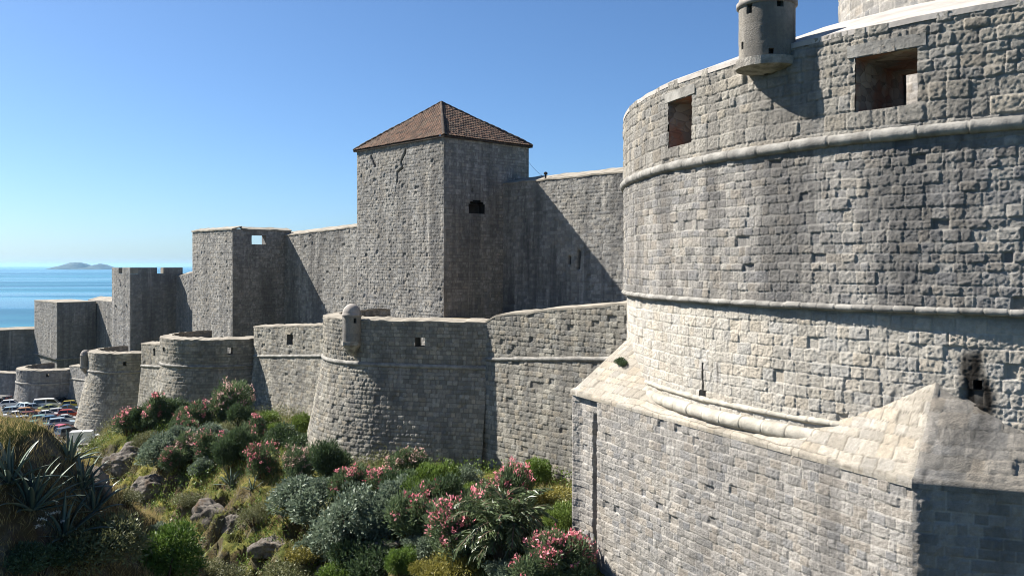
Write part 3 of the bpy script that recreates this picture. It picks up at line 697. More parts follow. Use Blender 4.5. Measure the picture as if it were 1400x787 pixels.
# ================================================================== 3. ground, sea, island
def terrain(X, Y, detail=True):
    X = np.asarray(X, float); Y = np.asarray(Y, float)
    p = (X - W0[0]) * NRM[0] + (Y - W0[1]) * NRM[1]; q = (X - W0[0]) * D[0] + (Y - W0[1]) * D[1]
    base = np.interp(q + .65 * np.clip(p - 4, 0, 9) * sstep(16, 24, q), [-60, -26, -5, 15, 22, 28, 32.5, 36, 140], [-9.6, -9.8, -10.5, -11.2, -11.7, -12.9, -15.2, -16.5, -16.5])
    qe = q + .65 * np.clip(p - 4, 0, 9) * sstep(16, 24, q); flat = sstep(28, 35.5, qe)
    pe = np.interp(q, [-40, -26, -18, -5, 15, 26, 34], [13, 12, 10.3, 10.6, 9.4, 9.0, 8.0]) + 2.4 * (fbm(q * .22, p * .05, 3) - .5)
    drop = np.clip(p - pe, 0, 12.5)
    drop = drop * (.50 + .45 * fbm(X * .3, Y * .3, 9)) * (1 - flat)
    h = base - drop
    if detail:
        rough = sstep(.2, 2.0, drop) * (1 - flat)
        ridg = 1 - np.abs(2 * fbm(X * .55, Y * .55, 21, 4) - 1)
        h = h + rough * (2.4 * (ridg - .75) + 1.1 * (fbm(X * 1.6, Y * 1.6, 22, 3) - .5)) + (1 - flat) * (.35 * (fbm(X * .5, Y * .5, 25) - .5) + .12 * (fbm(X * 2.2, Y * 2.2, 26) - .5))
    # bank on the near side of the ditch
    Xs = X + .35 * (20 - Y)
    bk = np.interp(Xs, [-45, -20, -14, -11.9, -10.6, -9.6, -8.5, -7, -5, -2, 2, 8], [-3.2, -3.0, -3.3, -4.1, -6.0, -7.6, -8.3, -9.2, -10.5, -12.2, -15, -19])
    bk = bk - np.maximum(0, Y - 21.5) * .95 
    if detail:
        bk = bk + .7 * (fbm(X * .6, Y * .6, 31, 4) - .5) + .25 * (fbm(X * 2.5, Y * 2.5, 32) - .5)
    h = np.maximum(h, bk)
    sea_side = sstep(118, 150, q) + sstep(38, 75, p) * sstep(40, 70, q)
    return h - np.clip(sea_side, 0, 1) * 26
def axis(pts):
    out = [pts[0][0]]
    for (a, st), (b, _) in zip(pts[:-1], pts[1:]): n = max(1, int(round((b - a) / st))); out += list(a + (b - a) * np.arange(1, n + 1) / n)
    return np.array(out)
gx_ = axis([(-160, 5), (-90, 1), (-50, .45), (-32, .22), (8, .6), (40, 4), (80, 4)])
gy_ = axis([(-40, 3), (4, .5), (12, .2), (52, .35), (75, .6), (130, 3), (220, 3)])
GX, GY = np.meshgrid(gx_, gy_)
GZ = terrain(GX, GY)
def ground_mat():
    m, nt, b = new_mat('hillside'); b.inputs['Roughness'].default_value = 1; b.inputs['Specular IOR Level'].default_value = .05
    g = nt.nodes.new('ShaderNodeNewGeometry'); sx = nt.nodes.new('ShaderNodeSeparateXYZ'); nt.links.new(g.outputs['Normal'], sx.inputs[0])
    grass = mixc(nt, ramp(nt, noise(nt, .35, 5), .38, .62), (.09,.10,.028), (.24,.21,.06))
    grass = mixc(nt, ramp(nt, noise(nt, 3.5, 5, .7), .35, .7), grass, (.05,.065,.02))
    rock = mixc(nt, ramp(nt, noise(nt, 1.8, 6, .7), .3, .7), (.05,.042,.036), (.20,.175,.15))
    soil = mixc(nt, ramp(nt, noise(nt, 1.1, 5, .65), .4, .65), (.075,.052,.033), rock)
    steep = ramp(nt, sx.outputs[2], .86, .62)
    nn = noise(nt, .8, 5, .7)
    mx = nt.nodes.new('ShaderNodeMath'); mx.operation = 'ADD'; nt.links.new(steep, mx.inputs[0]); nt.links.new(ramp(nt, nn, .5, .8, -.25, .45), mx.inputs[1]); mx.use_clamp = True
    c = mixc(nt, mx.outputs[0], grass, soil)
    nt.links.new(c, b.inputs['Base Color']); bump(nt, b, noise(nt, 4, 8, .75), 1., .15); return m
M['ground'] = ground_mat()
tag(obj('ground', np.stack([GX, GY, GZ], -1).reshape(-1, 3), grid_faces(len(gy_), len(gx_)), M['ground']), kind='structure')

def sea_mat():
    m, nt, b = new_mat('sea water'); b.inputs['Specular IOR Level'].default_value = .3; b.inputs['IOR'].default_value = 1.33
    s = noise(nt, .004, 5, .6, stretch=(.22, 1, 1), dist=.8)
    c = mixc(nt, ramp(nt, s, .36, .66), (.005,.075,.135), (.028,.15,.21)); nt.links.new(c, b.inputs['Base Color'])
    r = ramp(nt, noise(nt, .003, 4, .5, stretch=(.2, 1, 1), dist=1.), .4, .6, .16, .42); nt.links.new(r, b.inputs['Roughness'])
    bump(nt, b, noise(nt, .25, 6, .6), .35, .6); return m
M['sea'] = sea_mat()
xs = np.array([-30000, -12000, -5000, -2000, -800, -300, 0, 300, 800, 2000, 5000, 12000, 30000.]); ys = np.array([-3000, -500, 0, 150, 300, 600, 1200, 2500, 5000, 10000, 18000, 32000.])
SX, SY = np.meshgrid(xs, ys); tag(obj('sea', np.stack([SX, SY, np.full_like(SX, SEA)], -1).reshape(-1, 3), grid_faces(len(ys), len(xs)), M['sea']), kind='structure')

# two-humped island on the horizon
M['isle'] = plain_mat('island scrub and rock', (.05,.06,.045), 1, .4, .02, 0)
def island():
    Yi = 9500.; nx, ny = 120, 40; k = Yi / F_PX
    x = np.linspace(72 - 700, 152 - 700, nx) * k; y = np.linspace(-300, 300, ny)
    prof = np.interp(x / k + 700, [72, 76, 80, 86, 92, 98, 106, 112, 116, 120, 124, 128, 133, 138, 143, 148, 152], [-1, 0, 1.6, 3.6, 4.6, 6.6, 7.0, 6.4, 4.2, 1.6, .7, 2.2, 4.6, 5.8, 4.0, 1.4, -1]) * k * 1.35
    Xg, Yg = np.meshgrid(x, y); Zg = SEA + prof[None] * np.clip(1 - (Yg / 300) ** 2, 0, 1) ** .7 * (1 + .25 * (fbm(Xg * .02, Yg * .02, 5) - .5)) - 2 
    Zg = np.where(prof[None] * (1 + 0 * Yg) > 0, Zg, SEA - 3)
    tag(obj('island', np.stack([Xg, Yg + Yi, Zg], -1).reshape(-1, 3), grid_faces(ny, nx), M['isle']), kind='structure')
island()

# sea air: even haze round everything out to the horizon
def haze():
    V, F = box_mesh(-33000, 33000, -3600, 35000, SEA - 1, 60)
    m = bpy.data.materials.new('sea haze'); m.use_nodes = True; nt = m.node_tree; nt.nodes.remove(nt.nodes['Principled BSDF'])
    v = nt.nodes.new('ShaderNodeVolumePrincipled'); v.inputs['Color'].default_value = (.36,.66,.97,1); v.inputs['Density'].default_value = HAZE; v.inputs['Anisotropy'].default_value = .3
    nt.links.new(v.outputs[0], nt.nodes['Material Output'].inputs['Volume'])
    o = obj('haze', V, F, m, None, smooth=False); tag(o, kind='stuff')
HAZE = 3.6e-5
haze()

# car park
def asphalt():
    m, nt, b = new_mat('asphalt'); b.inputs['Roughness'].default_value = .9
    c = mixc(nt, ramp(nt, noise(nt, .6, 5), .35, .7), (.09,.088,.085), (.16,.155,.15)); nt.links.new(c, b.inputs['Base Color']); bump(nt, b, noise(nt, 20, 4), .4, .02); return m
M['asphalt'] = asphalt()
V = np.array([wall_pt(36.3, 5), wall_pt(92, 2), wall_pt(92, 30), wall_pt(36.3, 24)]); V = np.c_[V, np.full(4, -16.46)]
tag(obj('parking_lot', V, [(0, 1, 2, 3)], M['asphalt'], smooth=False), kind='structure')

def march(u, v, y0=10., y1=140.):
    Y = np.arange(y0, y1, .1); X = ray(u) * Y; Z = zz(v, Y); h = terrain(X, Y)
    k = np.argmax(Z <= h)
    return np.array([X[k], Y[k], h[k]])

# ================================================================== 4. plants
def leaf_mat(name, a, b_, c_=None, trans=.25, rough=.55):
    m, nt, b = new_mat(name); b.inputs['Roughness'].default_value = rough; b.inputs['Specular IOR Level'].default_value = .35
    c = mixc(nt, attr(nt, 'tone'), a, b_)
    oi = nt.nodes.new('ShaderNodeObjectInfo'); c = mixc(nt, mul(nt, oi.outputs['Random'], .35), c, c_ or b_)
    nt.links.new(c, b.inputs['Base Color'])
    t = nt.nodes.new('ShaderNodeBsdfTranslucent'); nt.links.new(c, t.inputs['Color'])
    mx = nt.nodes.new('ShaderNodeMixShader'); mx.inputs[0].default_value = trans
    nt.links.new(b.outputs[0], mx.inputs[1]); nt.links.new(t.outputs[0], mx.inputs[2]); nt.links.new(mx.outputs[0], nt.nodes['Material Output'].inputs['Surface'])
    return m
M['oleander'] = leaf_mat('oleander leaf', (0.0414,0.0713,0.0322), (0.1495,0.207,0.0978), (0.1265,0.1725,0.0862))
M['greygreen'] = leaf_mat('grey-green leaf', (0.069,0.0978,0.0633), (0.2185,0.2702,0.1898), (0.184,0.2415,0.161))
M['brightgreen'] = leaf_mat('fresh green leaf', (0.0403,0.0862,0.0138), (0.1725,0.253,0.0517), (0.1955,0.2415,0.0575))
M['olive'] = leaf_mat('olive scrub leaf', (0.0633,0.0747,0.0299), (0.2185,0.2127,0.0978), (0.161,0.1782,0.0747))
M['dark'] = leaf_mat('dark evergreen leaf', (0.0253,0.0483,0.023), (0.0978,0.1495,0.0633), (0.0805,0.115,0.0517))
M['yellow'] = leaf_mat('yellowing herb', (.09,.10,.02), (.30,.27,.06), (.25,.20,.06))
M['palm'] = leaf_mat('palm frond', (.02,.04,.016), (.12,.16,.07), (.10,.12,.05), .15, .4)
M['agave'] = leaf_mat('agave leaf', (.06,.09,.07), (.13,.17,.135), (.10,.13,.095), .05, .5)
M['straw'] = leaf_mat('dry grass', (.20,.15,.06), (.46,.37,.17), (.36,.28,.12), .3, .8)
M['grassblade'] = leaf_mat('grass blade', (.075,.10,.02), (.30,.30,.08), (.25,.23,.07), .3, .7)
M['wood'] = plain_mat('shrub wood', (.09,.065,.045), .95, .3, 8, .5, .01)
def petal(name, a, b_):
    m, nt, b = new_mat(name); b.inputs['Roughness'].default_value = .6
    c = mixc(nt, attr(nt, 'tone'), a, b_); nt.links.new(c, b.inputs['Base Color'])
    t = nt.nodes.new('ShaderNodeBsdfTranslucent'); nt.links.new(c, t.inputs['Color']); mx = nt.nodes.new('ShaderNodeMixShader'); mx.inputs[0].default_value = .3
    nt.links.new(b.outputs[0], mx.inputs[1]); nt.links.new(t.outputs[0], mx.inputs[2]); nt.links.new(mx.outputs[0], nt.nodes['Material Output'].inputs['Surface']); return m
M['pink'] = petal('pink petals', (.58,.13,.17), (.84,.40,.43)); M['pale'] = petal('pale pink petals', (.55,.30,.28), (.80,.58,.52))
M['white'] = petal('white umbels', (.6,.58,.5), (.8,.78,.7))

def unit(v): return v / (np.linalg.norm(v, axis=-1, keepdims=True) + 1e-9)
def leaf_quads(P, A, L, Wd, rng, bend=.15):
    n = len(P); A = unit(A); r = unit(rng.normal(size=(n, 3))); S = unit(np.cross(A, r)); Up = np.cross(S, A)
    L = np.broadcast_to(np.asarray(L, float), (n,))[:, None]; Wd = np.broadcast_to(np.asarray(Wd, float), (n,))[:, None]
    V = np.stack([P, P + A * L * .45 + S * Wd * .5 + Up * L * bend * .3, P + A * L - Up * L * bend * .3, P + A * L * .45 - S * Wd * .5 + Up * L * bend * .3], 1)
    F = np.arange(n * 4).reshape(n, 4)
    return V.reshape(-1, 3), F
def crown_points(rng, n, shape=(1, 1, 1), lobes=9, lobe=.42, flat=.1):
    """points spread over the shells of many lobes packed in a rounded crown standing on z = 0 (unit radius about 1)"""
    c = unit(rng.normal(size=(lobes, 3))); c[:, 2] = np.abs(c[:, 2]) * 1.1 - .08
    c *= (.35 + .42 * rng.rand(lobes, 1)); rad_ = lobe * (.65 + .6 * rng.rand(lobes))
    k = rng.choice(lobes, n, p=rad_ ** 2 / (rad_ ** 2).sum())
    d = unit(rng.normal(size=(n, 3))); rr_ = rad_[k] * (.62 + .42 * rng.rand(n) ** .6)
    jag = 1 + .75 * (vnoise(d[:, 0] * 3 + k * 7.1, d[:, 1] * 3 + d[:, 2] * 2, 5) - .5)
    P = c[k] + d * (rr_ * jag)[:, None]
    P = P * np.array(shape); P[:, 2] = P[:, 2] + .48 * shape[2]
    P[:, 2] = np.where(P[:, 2] < .02, .02 + rng.rand(n) * .15, P[:, 2])
    return P, d, k
def stems(rng, h, n, r0=.05, spread=.5):
    m = MB()
    for i in range(n):
        a = rng.rand() * 6.28; e = np.array([math.cos(a) * spread * rng.rand(), math.sin(a) * spread * rng.rand(), h * (.6 + .3 * rng.rand())])
        b = np.array([math.cos(a) * .12, math.sin(a) * .12, -.4]); kk = 5
        for t0, t1 in ((0, .5), (.5, 1)):
            p0 = b + (e - b) * t0; p1 = b + (e - b) * t1; ra, rb = r0 * (1 - .6 * t0), r0 * (1 - .6 * t1)
            aa = np.linspace(0, 6.28, kk, endpoint=False); cs = np.stack([np.cos(aa), np.sin(aa), 0 * aa], -1)
            m.add(np.concatenate([p0 + cs * ra, p1 + cs * rb]), [(j, (j + 1) % kk, kk + (j + 1) % kk, kk + j) for j in range(kk)])
    return m
def bush_proto(seed, mat, n, L, Wd, shape, flowers=None, nf=0, upw=.5, lobes=10, lobe=.42, fsize=.05, cl=14):
    """unit-size bush: mesh data for crown, stems and flowers (radius about 1 m)"""
    rng = np.random.RandomState(seed)
    P, d, k = crown_points(rng, n, shape, lobes, lobe)
    A = d * .8 + np.array([0, 0, upw]) + .55 * rng.normal(size=(n, 3))
    V, F = leaf_quads(P, A, L * (.7 + .6 * rng.rand(n)), Wd * (.7 + .6 * rng.rand(n)), rng)
    kt = rng.rand(lobes)[k]
    tone = np.repeat(np.clip(.5 * rng.rand(n) + .5 * kt, 0, 1), 4)
    out = {'crown': (V, F, mat, tone)}
    if flowers:
        nc = nf; idx = rng.choice(np.where((d[:, 2] > -.15) & (P[:, 2] > .55 * P[:, 2].max() * rng.rand(n)))[0], nc)
        cp = P[idx] + d[idx] * .07 + np.array([0, 0, .05])
        fp = np.repeat(cp, cl, 0) + rng.normal(size=(nc * cl, 3)) * fsize
        V, F = leaf_quads(fp, unit(rng.normal(size=fp.shape)) + [0, 0, .4], .07 + .045 * rng.rand(len(fp)), .06, rng)
        out['blossoms'] = (V, F, flowers, np.repeat(rng.rand(len(fp)), 4))
    return out, stems(rng, shape[2] * 1.1, 7, spread=.7 * shape[0])
PROTO = {}
def get_proto(kind, var):
    key = (kind, var)
    if key in PROTO: return PROTO[key]
    s = 1000 + hash_kind[kind] * 37 + var * 11
    pr, st = KINDS[kind](s)
    meshes = {}
    for nm, (V, F, mt, tone) in pr.items():
        o = obj(nm, V, F, mt, None, dict(tone=tone), smooth=False); meshes[nm] = o.data; bpy.data.objects.remove(o)
    if st is not None:
        o = st.build('stem', M['wood']); meshes['stem'] = o.data; bpy.data.objects.remove(o)
    PROTO[key] = meshes; return meshes
KINDS = {
 'oleander': lambda s: bush_proto(s, M['oleander'], 7500, .16, .036, (1, 1, 1.0), M['pink'], 40, .8, 12, .40),
 'oleander_rich': lambda s: bush_proto(s, M['oleander'], 7500, .16, .036, (1, 1, .95), M['pink'], 80, .8, 12, .40, .05, 14),
 'oleander_pale': lambda s: bush_proto(s, M['oleander'], 7500, .16, .036, (1, 1, 1.05), M['pale'], 75, .8, 12, .40, .055, 14),
 'oleander_green': lambda s: bush_proto(s, M['dark'], 7500, .16, .036, (1, 1, 1.1), None, 0, .9, 12, .38),
 'greygreen': lambda s: bush_proto(s, M['greygreen'], 8500, .10, .055, (1.05, 1.05, .85), None, 0, .4, 16, .36),
 'bright': lambda s: bush_proto(s, M['brightgreen'], 8500, .115, .042, (1, 1, .95), None, 0, .8, 13, .38),
 'olive': lambda s: bush_proto(s, M['olive'], 6000, .10, .035, (1.1, 1.1, .8), None, 0, .5, 16, .38),
 'low': lambda s: bush_proto(s, M['yellow'], 3000, .12, .045, (1.1, 1.1, .5), None, 0, .7, 10, .40),
 'dark': lambda s: bush_proto(s, M['dark'], 7500, .11, .045, (1.1, 1.1, .7), None, 0, .6, 13, .38),
}
hash_kind = {k: i for i, k in enumerate(KINDS)}
GRP = {'oleander': 'flowering oleander bushes', 'oleander_rich': 'flowering oleander bushes', 'oleander_pale': 'flowering oleander bushes'}
def plant(name, kind, var, u, v, wpx, hk, label, cat='bush', sink=.1, Yo=None):
    g = march(u, v); w = wpx / F_PX * g[1] / 1.75
    t = thing(name, (g[0], g[1], g[2] - sink), label, cat, GRP.get(kind, 'green bushes on the slope'))
    rs = np.random.RandomState(int(u * 7 + v)); t.rotation_euler = (0, 0, rs.rand() * 6.28); t.scale = (w * rs.uniform(.85, 1.2), w * rs.uniform(.85, 1.2), w * hk * rs.uniform(.9, 1.1))
    for nm, me in get_proto(kind, var).items():
        o = bpy.data.objects.new(nm, me); COL.objects.link(o); o.parent = t
    return t
OL, GR, BR, DK, OV, LO = 'oleander_bush', 'shrub', 'shrub', 'shrub', 'shrub', 'low_shrub'
PLANTS = [
 # upper terrace below the round bastion
 (OL,'oleander_rich',0, 177,593, 46,1.15,'deep pink oleander, leftmost bush on the terrace by the car park'),
 (OL,'oleander',0, 213,586, 48,1.2,'pink oleander, second bush from the left under the round bastion'),
 (DK,'oleander_green',0, 240,584, 40,1.15,'dark leafy shrub squeezed between two pink oleanders under the bastion'),
 (OL,'oleander',1, 270,590, 42,1.2,'pink oleander right under the middle of the bastion wall'),
 (OL,'oleander_pale',0, 312,584, 52,1.2,'pale pink oleander, tallest bush under the bastion, at its right end'),
 (OL,'oleander',2, 292,632, 50,1.1,'small-flowered pink oleander in the clump at the middle of the terrace'),
 (OL,'oleander_pale',1, 262,630, 46,1.1,'greyish pink oleander at the left of the middle clump on the terrace'),
 (GR,'greygreen',0, 222,634, 62,1.0,'pale grey-green shrub left of the middle oleander clump'),
 (DK,'oleander_green',1, 332,628, 36,1.5,'tall narrow dark green shrub just left of the bright pink oleander'),
 (OL,'oleander_rich',1, 356,652, 46,1.2,'bright pink round oleander standing alone on yellow grass'),
 (OL,'oleander',0, 350,606, 42,1.1,'pink oleander behind the lone bright pink oleander'),
 (BR,'bright',0, 362,588, 44,.8,'low fresh green shrub at the foot of the stone wall'),
 (DK,'dark',0, 393,614, 54,1.0,'broad dark green shrub against the wall, left of the big bastion'),
 (BR,'bright',1, 414,592, 26,1.3,'small green shrub touching the left edge of the big bastion'),
 (GR,'greygreen',1, 250,606, 40,.9,'small grey-green shrub between the two rows of oleanders'),
 # in front of the big bastion
 (OL,'oleander_pale',0, 411,660, 50,1.05,'pale oleander at the left foot of the big bastion'),
 (DK,'oleander_green',2, 454,660, 48,1.2,'dark green shrub at the foot of the big bastion'),
 (OL,'oleander',1, 488,672, 50,1.1,'pink oleander in the shade line below the big bastion'),
 (OL,'oleander_rich',0, 527,680, 52,1.1,'rich pink oleander below the middle of the big bastion'),
 (OL,'oleander_pale',1, 560,652, 50,1.15,'cream and pale pink oleander close against the big bastion'),
 (BR,'bright',2, 592,682, 62,1.15,'tall bright green shrub below the shaded side of the big bastion'),
 (GR,'greygreen',0, 636,672, 46,1.05,'grey-green shrub at the right end of the shaded bastion foot'),
 (GR,'greygreen',1, 424,712, 86,1.0,'large grey-green shrub at the left end of the lower thicket'),
 (GR,'greygreen',0, 490,745, 104,1.0,'largest grey-green shrub in the middle of the lower thicket'),
 (GR,'greygreen',2, 545,712, 80,1.0,'grey-green shrub on the right of the lower thicket, under pink oleanders'),
 (DK,'dark',1, 495,790, 90,1.0,'dark shrub at the bottom of the lower thicket'),
 (OL,'oleander',2, 570,735, 80,1.1,'dark oleander with a few pink flowers at the edge of the lower thicket'),
 (OL,'oleander_rich',1, 628,760, 92,1.1,'pink-topped oleander immediately left of the palm'),
 (OL,'oleander_rich',0, 702,694, 66,1.25,'deep pink oleander rising behind the palm'),
 (BR,'bright',0, 735,662, 46,.9,'small green shrub at the foot of the sunlit wall, right of the shadow'),
 (BR,'bright',1, 766,735, 56,1.1,'green shrub between the palm and the tower base'),
 (OL,'oleander_rich',2, 760,806, 96,1.0,'vivid pink oleander at the bottom edge, beside the tower base'),
 (BR,'bright',2, 548,784, 44,1.2,'thin light green shrub at the bottom edge beside the rocks'),
 (LO,'low',0, 625,792, 74,1.0,'low yellow-green herb mound left of the bottom-edge oleander'),
 (LO,'low',1, 585,786, 52,.9,'small low yellow-green mound at the bottom edge'),
 (GR,'greygreen',1, 690,800, 74,.7,'low grey-blue shrub at the bottom edge below the palm'),
 (LO,'low',0, 755,690, 60,.8,'yellow and rust coloured herb patch beside the tower base'),
 # near slope at the lower left
 (OV,'olive',0, 130,775, 105,1.0,'broad olive-brown shrub in the lower left corner'),
 (BR,'bright',1, 222,795, 96,1.0,'leafy fresh green shrub at the bottom edge, left of the gully'),
 (OV,'olive',1, 300,802, 66,.9,'olive shrub at the bottom edge in the gully'),
 (DK,'dark',0, 50,780, 80,.8,'dark shrub under the agaves in the lower left corner'),  # dark-leaved shrub put in where the bank lies in shadow
 (OV,'olive',1, 170,690, 50,.7,'small olive shrub right of the big agave'),
 (OV,'olive',0, 260,690, 46,.6,'small scrubby bush on the rocky slope'),
 (OV,'olive',1, 350,715, 54,.7,'scrubby bush on the slope right of the pale rock'),
 (LO,'low',1, 420,770, 60,.8,'yellow-green mound on the lower part of the slope'),
 (GR,'greygreen',2, 215,742, 50,.8,'grey-green tuft on the dark slope below the cliff'),
 (OV,'olive',0, 395,800, 70,.8,'olive bush at the bottom edge in the middle of the slope'),
 (BR,'bright',0, 460,810, 64,.8,'green bush at the bottom edge below the thicket'),
]
for (nm, kind, var, u, v, w, hk, lab) in PLANTS: plant(nm, kind, var, u, v, w, hk, lab)

FILL = 'leafy shrub merged into the dense thicket below the big bastion'
for i, (kind, var, u, v, w, hk) in enumerate([('greygreen',1,440,690,60,.9),('oleander',0,470,690,50,1.1),('greygreen',2,515,735,70,1.),('oleander_green',0,545,690,52,1.1),('greygreen',0,455,770,74,.9),('bright',1,575,700,50,1.1),
        ('oleander_green',1,610,705,54,1.2),('oleander',1,598,730,56,1.2),('dark',0,530,775,60,.9),('greygreen',1,575,760,56,.8),('oleander',2,655,705,52,1.1),('greygreen',2,400,690,50,.9),('oleander_green',2,660,760,50,1.),('olive',0,470,720,56,.8),('dark',1,730,740,50,.9),('bright',0,640,690,40,1.)]):
    t = plant('shrub', kind, var, u, v, w, hk, FILL); t['group'] = 'shrubs of the thicket'
FILL2 = 'small shrub filling the gaps between the oleanders on the terrace'
for i, (kind, var, u, v, w, hk) in enumerate([('oleander_green',0,196,588,36,1.1),('oleander',1,256,600,36,1.1),('greygreen',0,286,606,40,1.),('olive',0,300,596,38,.9),('oleander_green',1,330,590,34,1.3),('oleander',2,240,640,40,1.),('greygreen',2,275,648,42,.8),('oleander_green',2,312,640,36,1.2),('bright',0,378,600,32,.9),('olive',1,200,610,40,.7)]):
    t = plant('shrub', kind, var, u, v, w, hk, FILL2); t['group'] = 'shrubs between the oleanders'
def tuft(u, v, a, y, s, lab):
    t = thing('tuft', (a[0], a[1], a[2]), lab, 'plant')
    t.scale = (s, s, s)
    for nm, me in get_proto('dark', 0).items():
        o = bpy.data.objects.new(nm, me); COL.objects.link(o); o.parent = t
a_, y_ = drum_hit(868, RL); pt = C + (RL + .45) * np.array([math.cos(a_), math.sin(a_)])
tuft(857, 508, (pt[0], pt[1], -3.32), 0, .26, 'small dark tuft growing on the sloping ledge against the round tower')

# palm with arching fronds
def palm(u, v, wpx):
    g = march(u, v); rng = np.random.RandomState(5); k = wpx / F_PX * g[1] / 2
    t = thing('palm', (g[0], g[1], g[2] - .2), 'bushy drooping palm among pink oleanders near the tower base', 'palm')
    mid = []; tot = []; tones = []
    m = MB()
    P = []; A = []; Ls = []; tn = []
    for i in range(95):
        az = rng.rand() * 6.28; el0 = rad(rng.uniform(5, 88)); L = k * rng.uniform(.75, 1.15); n = 34
        tt = np.linspace(0, 1, n); dr = rng.uniform(1.1, 1.9)
        elv = el0 - dr * tt ** 1.3; hx = np.cumsum(np.cos(elv)) * L / n; hz = np.cumsum(np.sin(elv)) * L / n
        base = np.array([rng.normal() * .16 * k, rng.normal() * .16 * k, rng.uniform(.35, .95) * k])
        dirx = np.array([math.cos(az), math.sin(az), 0]); side = np.array([-math.sin(az), math.cos(az), 0])
        pts = base + hx[:, None] * dirx + hz[:, None] * np.array([0, 0, 1])
        tang = unit(np.gradient(pts, axis=0))
        w = .012 * k
        for s_ in (-1, 1):
            P.append(pts[4:]); A.append(tang[4:] * .75 + side * s_ * .62 + np.array([0, 0, -.28]) + .1 * rng.normal(size=(n - 4, 3))); Ls.append(k * .28 * np.sin(np.linspace(.5, 2.9, n - 4))); tn.append(np.full(n - 4, rng.rand()))
        a = pts - side * w; b = pts + side * w; V = np.concatenate([a, b]); m.add(V, [(j, j + 1, n + j + 1, n + j) for j in range(n - 1)])
    P = np.concatenate(P); A = np.concatenate(A); Ls = np.concatenate(Ls); tn = np.concatenate(tn)
    V, F = leaf_quads(P, A, Ls, .034 * k, rng, .3)
    o = obj('crown', V + ORIG[t.name], F, M['palm'], t, dict(tone=np.repeat(np.clip(.2 + .6 * tn + .2 * rng.rand(len(P)), 0, 1), 4)), smooth=False)
    rb = m.build('frond_stem', M['wood'], None); rb.parent = t
    V, F = lathe_mesh([(.20 * k, -.2), (.24 * k, .3 * k), (.19 * k, .7 * k), (.05 * k, .95 * k)], (0, 0, 0), 10); tr = obj('trunk', V, F, M['wood']); tr.parent = t
palm(690, 766, 138)

# agaves
def agave(u, v, Lm, n, seed, lab, upright=.6):
    g = march(u, v); rng = np.random.RandomState(seed)
    t = thing('agave', (g[0], g[1], g[2] - .1), lab, 'agave', 'agave plants on the near bank')
    for i in range(n):
        az = i * 2.399 + rng.normal() * .2; el0 = rad(np.interp(i, [0, n - 1], [12, 84]) + rng.normal() * 6); L = Lm * rng.uniform(.7, 1.1)
        k = 11; tt = np.linspace(0, 1, k); el = el0 + rng.uniform(-.1, .25) - rng.uniform(.2, .75) * tt ** 2
        hx = np.concatenate([[0], np.cumsum(np.cos(el[1:]))]) * L / k; hz = np.concatenate([[0], np.cumsum(np.sin(el[1:]))]) * L / k
        d = np.array([math.cos(az), math.sin(az), 0]); s = np.array([-math.sin(az), math.cos(az), 0])
        pts = hx[:, None] * d + hz[:, None] * np.array([0, 0, 1.]) + d * .05
        w = Lm * .052 * np.sin(np.clip(np.interp(tt, [0, .35, 1], [1.0, 1.57, 3.12]), 0, 3.13)) + .002
        nrm = np.cross(np.gradient(pts, axis=0), s); nrm = unit(nrm)
        Lf = pts - s * w[:, None] - nrm * -.35 * w[:, None]; Rt = pts + s * w[:, None] - nrm * -.35 * w[:, None]; Bk = pts - nrm * .25 * w[:, None]
        V = np.stack([Lf, pts, Rt, Bk], 1).reshape(-1, 3); F = grid_faces(k, 4, wrap=True)
        o = obj('leaf', V + ORIG[t.name], F, M['agave'], t, dict(tone=np.full(len(V), rng.rand())))
agave(44, 700, 1.35, 34, 1, 'largest blue-green agave with long upright leaves at the lower left')
agave(112, 668, 1.0, 24, 2, 'agave with spreading leaves below the white box truck')
agave(96, 628, 1.0, 22, 3, 'small agave on the bank crest in front of the parked cars')
agave(88, 740, 1.2, 20, 4, 'agave with one long leaf pointing right, under the largest agave')
agave(128, 700, 1.0, 18, 5, 'ragged agave right of the largest agave, against the dark slope')
agave(316, 662, 1.15, 26, 6, 'pale agave on the edge of the grass terrace')
agave(14, 660, 1.2, 20, 7, 'agave at the left edge of the picture')
agave(345, 668, .8, 18, 8, 'small pale agave right of its larger twin on the grass terrace')

